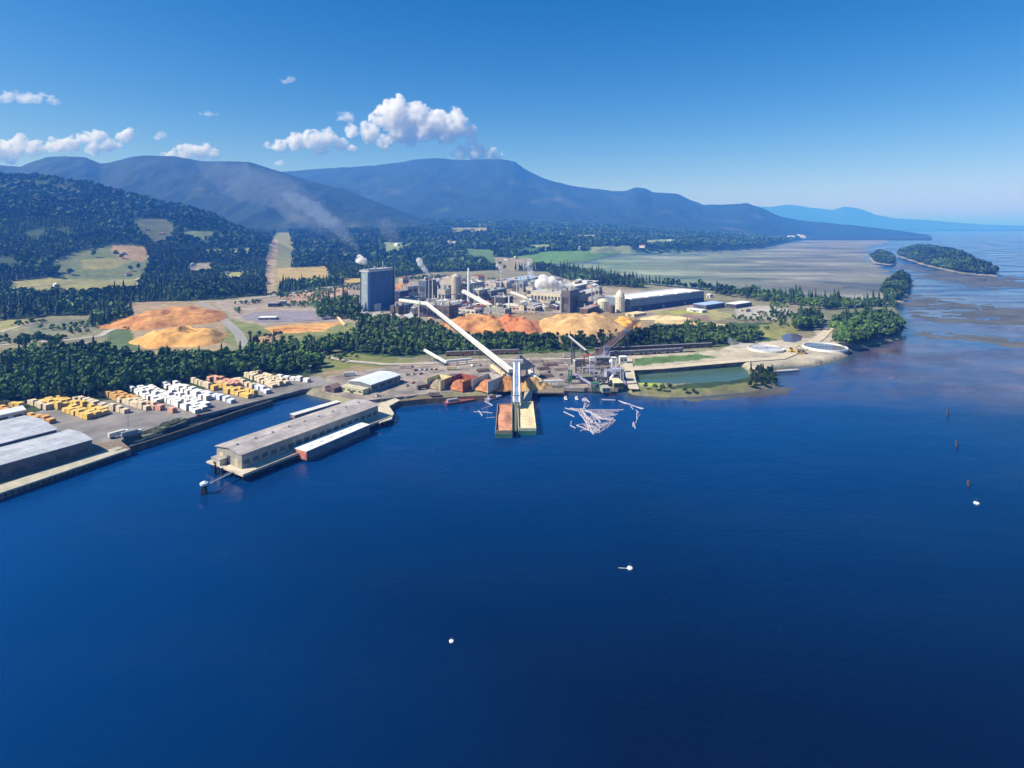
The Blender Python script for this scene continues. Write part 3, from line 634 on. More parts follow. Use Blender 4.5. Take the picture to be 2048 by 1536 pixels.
# ------------------------------------------------------------------ chip piles
def pile(label, px, D, rx, ry, h, m, rot=0., seed=0, flat=.55):
    X0 = (px-1024)/F*D; n, r = 64, 26; Vs = [(0, 0, h)]; Fs = []
    for j in range(1, r+1):
        t = j/r
        for i in range(n):
            a = 2*math.pi*i/n; e = 1+.16*math.sin(a*2+seed)+.09*math.sin(a*5+seed*2)
            x = rx*t*e*math.cos(a); y = ry*t*e*math.sin(a)
            nn = float(fbm(np.array([x/rx*3+seed]), np.array([y/ry*3+2]), 4, seed)[0])-.5
            q = max(0, min(1, (1-t)/(1-flat))); z = h*(q*q*(3-2*q)*.35+q*.65)*(1+nn*.95)+(nn*3)*min(1, (1-t)*5)
            Vs.append((x*math.cos(rot)-y*math.sin(rot), x*math.sin(rot)+y*math.cos(rot), z if j < r else -.8))
    Vs[0] = (0, 0, sum(v[2] for v in Vs[1:n+1])/n)
    for i in range(n): Fs.append((0, 1+i, 1+(i+1) % n))
    for j in range(r-1):
        for i in range(n): i2 = (i+1) % n; Fs.append((1+j*n+i, 1+(j+1)*n+i, 1+(j+1)*n+i2, 1+j*n+i2))
    me = bpy.data.meshes.new('chip_pile'); me.from_pydata(Vs, [], Fs); me.materials.append(m); me.polygons.foreach_set('use_smooth', [True]*len(me.polygons))
    o = bpy.data.objects.new('chip_pile', me); COL.objects.link(o); o.location = (X0, D, 4); return tag(o, label, 'chip pile')
pile('big orange chip pile at left, the upper of two beside the curved road', 342, 892, 68, 98, 12.5, chip_orange, 0, 1)
pile('orange-yellow chip pile at left, the lower of two beside the curved road', 363, 738, 51, 60, 12.5, mat('amber_chips', (.62, .30, .08), .95, .3, .06, c2=(.74, .42, .13), bump=.9, bscale=.16), 0, 2)
pile('rust orange chip pile left of the long conveyor foot of the mill', 955, 832, 52, 52, 12, chip_orange, 0, 3, .45)
pile('deep red-orange chip pile in the middle of the pile row', 1036, 826, 44, 46, 13.5, chip_red, 0, 4, .4)
pile('largest yellow chip pile below the cream silos', 1160, 835, 84, 60, 15.5, chip_yellow, 0, 5, .5)
pile('small yellow chip pile at the right end of the pile row', 1248, 845, 28, 36, 10, mat('gold_chips', (.66, .34, .08), .95, .2, .06, bump=.9, bscale=.16), 0, 6, .3)
pile('narrow orange chip bank under the conveyor from the mill', 915, 925, 46, 14, 4, chip_yellow, .1, 7)
pile('far orange bark pile between the blue tower and the mill', 812, 1330, 26, 20, 10, chip_orange, 0, 8)
pile('low tan sawdust bank to the right of silos', 1330, 905, 40, 16, 2.6, chip_cream, .2, 9)
pile('low orange sawdust strip left of the blue tower', 590, 810, 40, 12, 1.6, chip_orange, .1, 10)

# ------------------------------------------------------------------ chip loading dock
def hog_bin(A, L, Wd, h, frame, fill, label):
    r = thing('storage_bin', label, 'bin', A+pu*L/2); u, v = pu, pv_
    mb = MB(); t = .5
    for P_, L_, W_ in ((A, L, t), (A+v*(Wd-t), L, t)): mb.prism([p[:2] for p in quadfp(P_, L_, W_, u, v)], A.z, A.z+h)
    mb.prism([p[:2] for p in quadfp(A+u*(L-t)+v*(t+.01), t, Wd-2*t-.02, u, v)], A.z, A.z+h)
    for i in range(6): mb.prism([p[:2] for p in quadfp(A+u*(L*i/6)-v*.35, .5, .34, u, v)], A.z, A.z+h+.3)
    mb.build('wall', frame, r); m2 = MB(); cx = A+u*(L*.5)+v*(Wd/2)
    V0 = len(m2.v); g_ = 10
    for i in range(g_+1):
        for j in range(g_+1):
            a, b = i/g_, j/g_; z = h*.75*(1-abs(2*a-1)**2)*(1-.6*abs(2*b-1)**2)+random.uniform(0, .6); p = A+u*(t+(L-2*t-.1)*a)+v*(t+.05+(Wd-2*t-.1)*b); m2.v.append(Vector((p.x, p.y, A.z+.3+z)))
    for i in range(g_):
        for j in range(g_): k = i*(g_+1)+j; m2.f.append((k, k+g_+1, k+g_+2, k+1)); m2.m.append(0)
    m2.build('chips', fill, r); return r
hog_bin(W(880, 782, 4.25), 18, 16, 9, mat('cream_bin', (.60, .55, .28), .7, .15, .3), mat('grey_bark', (.25, .20, .15), .9, .3, .4), 'cream walled bark bin at left of the chip dock')
hog_bin(W(925, 785, 4.25), 24, 20, 9, rust, mat('bark', (.38, .15, .07), .95, .35, .3, bump=.4), 'rust red chip bin in the middle of the dock')
hog_bin(W(975, 787, 4.25), 26, 17, 10, mat('pale_bin', (.45, .42, .40), .7, .2, .3), mat('bark2', (.46, .20, .09), .95, .35, .3, bump=.4), 'chip bin with orange heap next to the big hopper')
pile('brown chip heap at the left foot of the hopper on the dock', 1014, 522, 15, 12, 8, chip_orange, 0, 12, .2)
pile('tan chip heap at the right foot of the hopper on the dock', 1066, 520, 16, 11, 7.5, mat('tan_chips', (.52, .32, .13), .95, .3, .1, bump=.5, bscale=.3), 0, 13, .2)
hp_ = W(1040, 762, 4.25); hopper = thing('chip_hopper', 'dark steel chip hopper behind the chip barges', 'hopper', hp_)
mb = MB(); mb.lathe(hp_+Vector((0, 8, 0)), [(13, 11), (15.5, 11.5), (10, 16), (2.5, 21), (1.5, 22.5)], 4); mb.build('hopper_shell', mat('hopper_steel', (.09, .11, .13), .6, .3, .3), hopper)
for i in range(8):
    a = i*math.pi/4; q_ = 13.5 if i % 2 == 0 else 9.6; mb = MB(); c = hp_+Vector((0, 8, 0)); mb.rod(c+Vector((q_*math.cos(a), q_*math.sin(a), 0)), c+Vector((q_*.97*math.cos(a), q_*.97*math.sin(a), 11.2)), .45, n=5); mb.build('leg', rust, hopper)
def gallery(label, a, b, w, h, m, roofm=None, legs=4, name='conveyor', legm=None, truss=False, cat='conveyor', legz=4.2):
    r = thing(name, label, cat, Vector((a.x, a.y, min(a.z, b.z))))
    mb = MB(); mb.beam(a, b, w, h, 0, 1 if roofm else None); 
    if truss:
        mb = MB(); sd2 = (b-a).cross(Vector((0, 0, 1))).normalized()*(w/2); up = Vector((0, 0, h)); n = max(3, int((b-a).length/(h*1.3)))
        for s in (-1, 1):
            mb.beam(a+sd2*s, b+sd2*s, .5, .5); mb.beam(a+sd2*s+up, b+sd2*s+up, .4, .4)
            for i in range(n):
                p, q = a+(b-a)*i/n+sd2*s, a+(b-a)*(i+1)/n+sd2*s; mb.beam(p, q+up, .25, .25); mb.beam(p, p+up, .25, .25)
        mb.beam(a+Vector((0, 0, .4)), b+Vector((0, 0, .4)), w*.7, .3)
    mb.build('truss' if truss else 'gallery', [m, roofm] if roofm else [m], r)
    for i in range(legs):
        t = (i+.5)/legs; p = a+(b-a)*t; zt = p.z-h/2
        if zt < legz+1.5: continue
        sd2 = (b-a).cross(Vector((0, 0, 1))).normalized(); mb = MB()
        for s in (-1, 1): mb.rod((p+sd2*s*(w/2+zt*.07))-Vector((0, 0, p.z-legz+.5)), p+sd2*s*w*.4-Vector((0, 0, h/2)), .28, n=5)
        for z in (.35, .7): q = legz+(zt-legz)*z; mb.beam(Vector((p.x, p.y, q))-sd2*(w/2+zt*.07*(1-z)), Vector((p.x, p.y, q))+sd2*(w/2+zt*.07*(1-z)), .25, .25)
        mb.build('trestle', legm or steel, r)
    return r
gallery('long white enclosed conveyor running from the mill down to the chip dock', W(852, 606, 30), W(1022, 742, 20), 4.2, 3.6, mat('gallery_side', (.52, .52, .50), .6, .15, .2), white, 9)
gallery('short white conveyor beside the hopper, sloping down to the right', W(1046, 731, 16), W(1082, 765, 9), 2.6, 2.4, white2, white, 2)
gallery('low white conveyor running right from the foot of the short one', W(1081, 763, 9), W(1126, 762, 9), 2.2, 2, white2, white, 3)
gallery('white conveyor at the left of dock, sloping down from the trees', W(849, 700, 15), W(893, 725, 9), 2.4, 2.2, white2, white, 3)
gallery('low white conveyor meeting the left sloping one on the dock', W(886, 723, 9.5), W(943, 718, 9), 2.4, 2.2, white2, white, 3)
gallery('tan return chute below the end of long white conveyor', W(983, 731, 12), W(1008, 750, 10), 3, 2.4, chip_cream, None, 1)
gallery('thick white conveyor sloping down between the mill towers', W(926, 582, 34), W(982, 612, 14), 6, 5, white2, white, 2)
gallery('thin white conveyor in front of the cream mill buildings', W(1022, 584, 26), W(1064, 600, 16), 4, 3, white2, white, 2)
gallery('thin pale conveyor rising from the left corner of log dock', W(1137, 672, 18), W(1172, 701, 12), 1.8, 1.6, steel, white2, 2)
gallery('pale horizontal feeder at the mouth of the long conveyor', W(800, 600, 28), W(856, 607, 30), 5, 4, white2, white, 2)
gallery('dark truss conveyor rising from the log dock to the yellow pile', W(1180, 722, 10), W(1278, 640, 30), 3.2, 3, mat('truss_steel', (.16, .10, .09), .7, .3, .4), None, 5, truss=True, legm=dark)
gallery('thin brown conveyor rising behind the truss conveyor', W(1210, 706, 8), W(1262, 660, 22), 2.5, 2, brown, brown, 3)
LA, LB = W(1033, 727, 24), W(1033, 806, 9)
lt = gallery('blue and white loading tower standing over the two chip barges', LA, LB, 2.2, 1.6, mat('tower_blue', (.16, .27, .50), .5, .2, .2), None, 0, name='loading_tower', cat='loader')
for s in (-2.3, 2.3):
    mb = MB(); mb.beam(LA+Vector((s, 0, .3)), LB+Vector((s, 0, .3)), 1.3, 1.9); mb.build('rail', white, lt)
for D_, nz in ((LA.y-22, 18.5), (LA.y-60, 12.5)):
    mb = MB()
    for s in (-3.2, 3.2):
        p = Vector(((1033-1024)/F*D_, D_, 0)); mb.rod((p.x+s*1.4, D_, -1), (p.x+s, D_, nz), .45, n=6)
    mb.beam((p.x-3.5, D_, nz), (p.x+3.5, D_, nz), .6, .6); mb.build('leg', steel, lt)
p = LA+Vector((0, 2, 2)); mb = MB(); mb.box((p.x, p.y, p.z-2), 12, 5, 3, 0); mb.build('head_house', mat('head_house', (.45, .40, .45), .6, .15, .4), lt)
# piers of the loader
dk = thing('dock_pier', 'short cream pier between the dock and the right chip barge', 'pier', W(1056, 790, 4))
mb = MB(); mb.prism([tuple(W(x, y, 4.3))[:2] for x, y in ((1046, 806), (1062, 806), (1066, 776), (1050, 776))], 3.5, 4.3); mb.build('deck', mat('pale_planks', (.42, .37, .28), .9, .2, .4), dk)
piles('pilings', W(1044, 806, 0)+Vector((.5, .6, 0)), 6.5, -30, Vector((1, 0, 0)), Vector((0, -1, 0)), 3, 8, 3.5, dk)
dk = thing('dock_pier', 'dark timber finger dock right of the hopper', 'pier', W(1105, 790, 4))
mb = MB(); mb.prism([tuple(W(x, y, 4.3))[:2] for x, y in ((1066, 785), (1128, 785), (1128, 776), (1066, 776))], 3.4, 4.3); mb.build('deck', timber, dk)
piles('pilings', W(1068, 785, 3.4)+Vector((.5, .6, 0)), 24, 6, Vector((1, 0, 0)), Vector((0, 1, 0)), 12, 2, 3.4, dk, .45)
mb = MB(); wp = W(1030, 872, 0); wq = W(1031, 806, 0); 
cwk = thing('walkway', 'narrow dark walkway between the two chip barges', 'walkway', wq)
mb.prism([(wp.x-1.1, wp.y), (wp.x+1.1, wp.y), (wq.x+1.1, wq.y), (wq.x-1.1, wq.y)], 3.4, 3.8); mb.build('deck', mat('mossy_deck', (.13, .15, .08), .9, .3, .5), cwk)
put_piles([(wp.x+s, wp.y+(wq.y-wp.y)*i/8) for i in range(9) for s in (-.8, .8)], cwk, 3.4)
def chip_barge(x0, x1, yf, yb, fill, label, wallm, h=3.6, lump=1.5, sag=.0):
    zt = h; a = W(x0, yf, 0); b = W(x1, yf, 0); D1 = W(x0, yb, zt).y; wd = b.x-a.x; L = D1-a.y; r = thing('chip_barge', label, 'barge', (a+b)/2)
    ux, uy = Vector((1, 0, 0)), Vector((0, 1, 0)); mb = MB(); hull(mb, a, wd, L, -1.3, 3.2, ux, uy, .3); mb.build('hull', mat('barge_green', (.07, .20, .13), .6, .25, .3), r)
    mb = MB(); t = .35
    for q in ([(a.x+.2, a.y+.3), (b.x-.2, a.y+.3), (b.x-.2, a.y+.3+t), (a.x+.2, a.y+.3+t)], [(a.x+.2, a.y+L-.6), (b.x-.2, a.y+L-.6), (b.x-.2, a.y+L-.3), (a.x+.2, a.y+L-.3)]): mb.prism(q, 3.22, h+.3)
    for xx in (a.x+.2, b.x-.2-t): mb.prism([(xx, a.y+.31+t), (xx+t, a.y+.31+t), (xx+t, a.y+L-.61), (xx, a.y+L-.61)], 3.22, h+.3)
    for i in range(9): xx = a.x+.3+(wd-.9)*i/8; mb.prism([(xx, a.y+.1), (xx+.25, a.y+.1), (xx+.25, a.y+.29), (xx, a.y+.29)], 3.22, h+.3)
    mb.build('cargo_wall', wallm, r)
    m2 = MB(); g1, g2 = 10, 22
    for i in range(g1+1):
        for j in range(g2+1):
            p, q = i/g1, j/g2; z = h-1.6-sag*abs(2*p-1)+lump*max(0, math.sin(math.pi*p))*max(0, .5+.5*math.sin(q*9+x0))+random.uniform(0, .35)
            m2.v.append(Vector((a.x+.6+(wd-1.2)*p, a.y+.8+(L-1.6)*q, z)))
    for i in range(g1):
        for j in range(g2): k = i*(g2+1)+j; m2.f.append((k, k+g2+1, k+g2+2, k+1)); m2.m.append(0)
    m2.build('chips', fill, r, smooth=True); return r
chip_barge(990, 1025, 877, 808, mat('salmon_chips', (.50, .19, .11), .95, .3, .25, c2=(.66, .36, .22), bump=.5), 'chip barge with orange-red chips, the left of the two at the loader', mat('bargewall_tan', (.40, .30, .18), .8, .25, .3), 5.4, 2.4)
chip_barge(1036, 1073, 871, 803, mat('straw_chips', (.66, .53, .33), .95, .2, .25, bump=.5), 'chip barge filled with pale yellow chips, the right of the two at the loader', mat('bargewall_pale', (.60, .60, .42), .8, .15, .3), 5.0, 1.)
for x0, x1, y, lab, m_, dd in ((893, 950, 812, 'rusty red scow moored below the chip bins', mat('scow_red', (.26, .08, .07), .8, .3, .3), 12), (978, 1004, 804, 'pale violet work barge moored left of the hopper', mat('scow_violet', (.38, .36, .50), .7, .2, .3), 10)):
    a = W(x0, y, 0); b = W(x1, y-9, 0); u_ = (b-a).normalized(); v_ = Vector((-u_.y, u_.x, 0)); r = thing('scow', lab, 'barge', a)
    mb = MB(); hull(mb, a, (b-a).length, dd*.6, -.8, 2, u_, v_, 1.2); mb.build('hull', m_, r)
    mb = MB(); A2 = a+u_*2+v_*1.5; mb.prism([p[:2] for p in quadfp(A2, (b-a).length*.35, dd*.3, u_, v_)], 2.02, 4.2); mb.build('deckhouse', steel, r)

# ------------------------------------------------------------------ log handling dock
def frame_tower(label, px, py, w, d, h, m, levels=4, roof=None, z=4.2, name='steel_frame', cat='steel frame'):
    p = W(px, py, z); r = thing(name, label, cat, p)
    for sx in (-1, 1):
        for sy in (-1, 1): mb = MB(); mb.rod(p+Vector((sx*w/2, sy*d/2, -.5)), p+Vector((sx*w/2, sy*d/2, h)), .35, n=5); mb.build('leg', m, r)
    mb = MB()
    for k in range(1, levels+1):
        zz = h*k/levels
        for a, b in (((-1, -1), (1, -1)), ((1, -1), (1, 1)), ((1, 1), (-1, 1)), ((-1, 1), (-1, -1))):
            A = p+Vector((a[0]*w/2, a[1]*d/2, zz)); B = p+Vector((b[0]*w/2, b[1]*d/2, zz)); mb.beam(A, B, .35, .35); mb.beam(A-Vector((0, 0, h/levels)), B, .2, .2)
    mb.build('bracing', m, r)
    mb = MB(); mb.box(p+Vector((0, 0, h+.2)), w+1, d+1, .5 if roof is None else 3.5); mb.build('platform' if roof is None else 'cabin', roof or m, r); return r
violet = mat('violet_steel', (.34, .32, .46), .5, .2, .3)
frame_tower('tall pale violet steel tower in the middle of the log dock', 1184, 762, 4, 4, 19, violet, 6, white2)
frame_tower('dark steel frame left of the violet tower on the log dock', 1160, 748, 8, 7, 13, dark, 3)
frame_tower('wide grey steel frame behind the violet tower', 1205, 738, 14, 8, 12, steel, 3)
frame_tower('blue-grey steel frame at the right side of the log dock', 1235, 762, 9, 7, 11, violet, 3)
frame_tower('green-grey frame over the log ramp at the waterline', 1190, 782, 6, 5, 7, green, 2, z=2)
frame_tower('dark crane frame rising beside the truss conveyor foot', 1252, 700, 4, 4, 20, dark, 6, slate)
for px, py, L, Wd, h, wm_, rm_, lab in ((1165, 768, 10, 9, 6, slate, mat('mossy_roof', (.16, .18, .12), .9, .3, .4), 'dark mossy roofed shed at the left front of the log dock'), (1216, 760, 12, 12, 7, violet, steel, 'violet walled machine house on the log dock'),
        (1200, 730, 9, 12, 8, dark, steel, 'dark walled machine house behind the log dock frames'), (1228, 776, 9, 16, 4, mat('olive_wall', (.16, .17, .07), .8, .3, .3), mat('cream_roof', (.62, .58, .38), .7, .15, .3), 'low olive shed with cream roof at the log dock edge'),
        (1150, 735, 7, 8, 6, steel, white2, 'small grey shed at the back left of log dock'), (1240, 728, 8, 6, 7, white2, white, 'narrow white shed beside the dike road'),
        (1140, 760, 6, 5, 4, green, steel, 'tiny green hut at the left end of the log dock'), (1205, 784, 7, 9, 3, mat('greygreen', (.25, .30, .24), .8, .3, .3), concrete, 'low grey-green float house below the log dock')):
    building('machine_house', lab, W(px, py, 4.2), L, Wd, h, wm_, rm_, 'flat', cat='shed', u=Vector((1, .15, 0)).normalized(), v=Vector((-.15, 1, 0)).normalized(), win=(2, 0), door=False)
for px, py, lab in ((1131, 799, 'left'), (1153, 799, 'right')):
    r = thing('boom_boat', 'tiny white work boat moored at the log dock, the %s of two' % lab, 'boat', W(px, py, 0)); a = W(px, py, 0); mb = MB(); hull(mb, a-Vector((1.1, 3, 0)), 2.4, 6.5, -.3, .9, Vector((1, 0, 0)), Vector((0, 1, 0)), .3); mb.build('hull', white, r)
    mb = MB(); mb.box(a+Vector((.1, .4, .92)), 1.6, 2.2, 1.6); mb.build('cabin', white2, r)
sp = W(1223, 741, 4.2); r = thing('tank', 'small white round tank among the log dock frames', 'tank', sp); mb = MB(); mb.lathe(sp+Vector((0, 0, 7.3)), [(.6, 0), (2, .8), (2.4, 2), (2, 3.2), (.6, 4)], 12); mb.build('shell', white, r, smooth=True)
for i in range(4): mb = MB(); a = i*1.57+.7; mb.rod(sp+Vector((1.6*math.cos(a), 1.6*math.sin(a), 0)), sp+Vector((1.4*math.cos(a), 1.4*math.sin(a), 8)), .2, n=5); mb.build('leg', steel, r)
# floating logs, each one a thing
lm = []
for k in range(4):
    mb = MB(); L = (9, 12, 7, 14)[k]; r_ = .34+.05*k; mb.rod((-L/2, 0, .05), (L/2, 0, .05), r_, r_*.75, n=7); o = mb.build('floating_log', logw, origin=(0, 0, 0)); lm.append(o.data); bpy.data.objects.remove(o)
nlog = 0
def put_log(p, ang, lab, grp):
    global nlog
    o = bpy.data.objects.new('floating_log', random.choice(lm)); COL.objects.link(o); o.location = (p.x, p.y, random.uniform(0, .12)); o.rotation_euler = (0, random.uniform(-.01, .01), ang); tag(o, lab, 'log', grp); nlog += 1
def log_curve(pts, lanes, lab, grp, keep=1.):
    for i in range(len(pts)-1):
        a, b = W(*pts[i], 0), W(*pts[i+1], 0); d = (b-a); L = d.length; d.normalize(); s = Vector((-d.y, d.x, 0)); n = max(1, int(L/9))
        for j in range(n):
            for q in range(lanes):
                if random.random() < keep: put_log(a+d*(L*(j+.5)/n)+s*((q-(lanes-1)/2)*1.25+random.uniform(-.3, .3)), math.atan2(d.y, d.x)+random.gauss(0, .12), lab, grp)
log_curve([(1133, 816), (1160, 822), (1174, 838), (1182, 858), (1190, 866)], 4, 'floating log in the left arm of the V shaped log boom', 'logs in the left boom arm')
log_curve([(1190, 866), (1205, 856), (1226, 841)], 5, 'floating log in the right arm of the V shaped log boom', 'logs in the right boom arm')
log_curve([(1145, 820), (1165, 818), (1186, 828), (1200, 838), (1226, 839)], 3, 'floating log in the boom chain crossing the raft', 'logs across the raft')
log_curve([(1198, 799), (1236, 801), (1262, 811), (1288, 818)], 2, 'floating log in the thin boom stretching right from the log dock', 'logs in the right hand boom', .9)
log_curve([(1262, 812), (1277, 828), (1270, 846), (1266, 856), (1280, 862)], 2, 'drifting log in the loose hook shaped line at right', 'logs in the hook shaped line', .6)
log_curve([(1130, 824), (1146, 834), (1140, 850), (1152, 858)], 1, 'drifting log left of the boom', 'stray logs left of the boom', .5)
log_curve([(1165, 796), (1176, 806), (1170, 818)], 4, 'floating log directly below the log dock ramp', 'logs below the ramp')
for i in range(9):
    y = 820+i*2.3
    for x in range(1186+i*1, 1227-i*2, 12): put_log(W(x+random.uniform(-2, 2)+6, y, 0), random.gauss(.05, .1), 'log in the flat raft inside the boom', 'logs of the flat raft')
for i in range(26):
    x = random.uniform(1165, 1205); y = random.uniform(838, 858)
    put_log(W(x, y, 0), random.uniform(0, 3.1), 'loose log in the tangle at the tip of boom', 'logs in the tangle')
for i in range(6): put_log(W(random.uniform(958, 985), random.uniform(806, 836), 0), random.uniform(0, 3.1), 'loose log drifting left of the orange chip barge', 'logs left of the chip barge')
print('logs', nlog)
# ------------------------------------------------------------------ the mill
def ray_ground(px, py):
    D = np.arange(450, 15000, 6.); X = (px-1024)/F*D; Z = land_h(X, D); z = H-(py-HY)*D/F
    k = np.where(Z >= z)[0]; i = k[0] if len(k) else len(D)-1; return Vector((X[i], D[i], Z[i]))
GZ = 4.0
def bz(px, py): return W(px, py, GZ)
tw = building('boiler_tower', 'tall dark blue boiler tower, the highest building of the mill', bz(737, 624), 62, 19, 71, navy, mat('tower_roof', (.42, .44, .46), .6, .2, .3), 'flat', cat='tower', door=False)
A = bz(737, 624)
for k in range(8):                                            # cladding ribs and corner strips
    mb = MB(); a = A+U*(3+k*8)-Vv*.02; mb.prism([a[:2], (a+U*.7)[:2], (a+U*.7-Vv*.35)[:2], (a-Vv*.35)[:2]], 4, 73.5); mb.build('cladding_rib', slate if k not in (0, 7) else navylight, tw)
mb = MB(); mb.prism([p[:2] for p in quadfp(A-U*.32+Vv*2, .3, 14)], 6, 71); mb.build('pale_panel', mat('tower_panel', (.30, .37, .42), .6, .2, .15), tw)
mb = MB(); a = A-U*.9-Vv*.9; mb.prism([p[:2] for p in quadfp(a, 63.8, 20.8)], 71.5, 74.2); mb.build('parapet', mat('parapet', (.50, .51, .50), .6, .15, .3), tw)
mb = MB(); a = A+U*62.1+Vv*1; mb.prism([p[:2] for p in quadfp(a, 7, 12)], 4, 66); mb.build('stair_tower', tan, tw)
mb = MB(); a = A+U*12-Vv*4.6; mb.prism([p[:2] for p in quadfp(a, 14, 4.2)], 4, 16); mb.build('annex', white2, tw)
for k, (x, r, z0, z1) in enumerate(((10, 1.6, 74, 84), (26, 2.2, 74, 80), (46, 1.4, 74, 88))):
    mb = MB(); p = A+U*x+Vv*9; mb.rod((p.x, p.y, z0), (p.x, p.y, z1), r, r*.85, 10); mb.build('flue', steel, tw)
MILL = [ # corner px, L, W, h, wall, roof, kind, label, windows
 ((797, 630), 38, 18, 14, brown, slate, 'flat', 'brown walled low block right beside the foot of the blue tower', (5, 0)),
 ((800, 604), 26, 16, 20, mat('deep_blue', (.03, .03, .12), .6, .2, .3), steel, 'flat', 'deep blue walled block just right of the blue tower', (3, 1)),
 ((852, 603), 46, 18, 40, slate, mat('pinkgrey', (.42, .36, .38), .7, .2, .3), 'flat', 'tall slate blue digester house with streaming steam on its roof', (6, 1)),
 ((830, 616), 30, 34, 16, steel, concrete, 'flat', 'low grey building in front of the slate digester house', (5, 3)),
 ((866, 636), 40, 30, 19, mat('plumdark', (.07, .055, .07), .7, .3, .2), mat('greyroof', (.22, .22, .24), .8, .2, .2), 'flat', 'dark plum walled building under the head of long conveyor', (5, 2)),
 ((898, 638), 26, 26, 20, brown, mat('greyroof', (1, 1, 1)), 'flat', 'dark brown building behind the left end of the orange pile', (3, 2)),
 ((905, 604), 30, 24, 46, mat('beige_clad', (.42, .37, .30), .75, .2, .2), white2, 'flat', 'tall beige recovery building with round dome near the white chimney', (6, 2)),
 ((890, 612), 20, 16, 30, mat('beige_clad', (1, 1, 1)), steel, 'flat', 'beige stepped block against the tall beige recovery building', (3, 2)),
 ((938, 600), 56, 26, 32, mat('grey_beige', (.34, .31, .28), .75, .25, .2), white2, 'flat', 'tiered grey-beige building right of the domed one', (7, 3)),
 ((958, 606), 40, 20, 24, concrete, white2, 'flat', 'concrete walled building in front of the tiered one', (5, 2)),
 ((982, 604), 60, 26, 21, mat('sage', (.13, .15, .14), .7, .2, .2), mat('sageroof', (.30, .35, .34), .7, .2, .2), 'flat', 'sage grey long building in the middle of the mill', (8, 0)),
 ((1010, 612), 30, 30, 15, dark, steel, 'flat', 'dark low building in front of the sage grey one', (3, 2)),
 ((1000, 578), 90, 40, 15, mat('rosewall', (.40, .30, .32), .7, .2, .2), mat('roseroof', (.36, .33, .36), .7, .2, .2), 'flat', 'wide rose grey building at the back of mill', (8, 3)),
 ((1040, 574), 120, 50, 16, slate, mat('bluegrey_roof', (.34, .40, .52), .6, .15, .2), 'flat', 'broad blue-grey roofed building behind the steam plumes', (10, 3)),
 ((1122, 613), 46, 62, 24, mat('papermill_cream', (.56, .50, .38), .7, .15, .15), mat('papermill_roof', (.44, .44, .42), .7, .15, .2), 'flat', 'large cream paper machine hall with sunlit long side', (5, 9)),
 ((1140, 626), 40, 16, 37, mat('dark_tower', (.12, .11, .12), .7, .2, .2), steel, 'flat', 'tall dark grey tower block right of the cream hall', (4, 1)),
 ((1160, 622), 36, 20, 26, mat('drab', (.20, .19, .18), .7, .2, .2), tan, 'flat', 'drab grey block right of the tall dark tower block', (4, 1)),
 ((1070, 626), 26, 66, 9, mat('rosebeige', (.46, .34, .30), .7, .2, .2), white2, 'flat', 'long low rose-beige shed just above the red chip pile', (3, 9)),
 ((1010, 630), 22, 60, 9, concrete, mat('mossgrey', (.26, .30, .24), .8, .2, .3), 'flat', 'low moss-grey roofed shed above the orange chip pile', (3, 8)),
 ((950, 632), 22, 34, 10, white2, mat('rosewall', (1, 1, 1)), 'flat', 'low whitish building with pink side above the orange pile', (2, 4)),
 ((1150, 584), 150, 40, 12, steel, white2, 'flat', 'long white roofed building at the back right of the mill', (10, 0)),
 ((1170, 600), 80, 26, 12, mat('mauve', (.34, .27, .28), .7, .2, .2), white2, 'gable', 'mauve walled gabled building left of silos', (7, 0)),
 ((1188, 612), 50, 22, 12, mat('rosebeige', (1, 1, 1)), concrete, 'gable', 'rose-beige gabled shed just left of the silos', (5, 1)),
 ((1100, 600), 60, 30, 14, cream, concrete, 'gable', 'cream gabled hall behind the paper machine hall', (5, 0)),
 ((1175, 632), 50, 14, 11, brown, mat('mauve', (1, 1, 1)), 'flat', 'brown strip of workshops behind the yellow pile', (7, 0)),
 ((820, 646), 16, 26, 7, concrete, white2, 'gable', 'small pale shed by trees below the plum building', (2, 3)),
 ((762, 637), 20, 26, 6, white2, concrete, 'flat', 'low white store at the foot of the blue tower', (2, 3)),
 ((790, 642), 14, 18, 6, steel, white2, 'gable', 'small white roofed hut right of the low white store', (2, 2)),
 ((728, 632), 10, 16, 5, white2, white, 'flat', 'small white hut left of the foot of the blue tower', (1, 2)),
]
for (px, py), L, Wd, h, wm_, rm_, rk_, lab, win in MILL:
    building('mill_building', lab, bz(px, py), L, Wd, h, wm_, rm_, rk_, cat='mill building', win=win, winm=dark, door=h > 8, clutter=6 if L*Wd > 700 else 3)
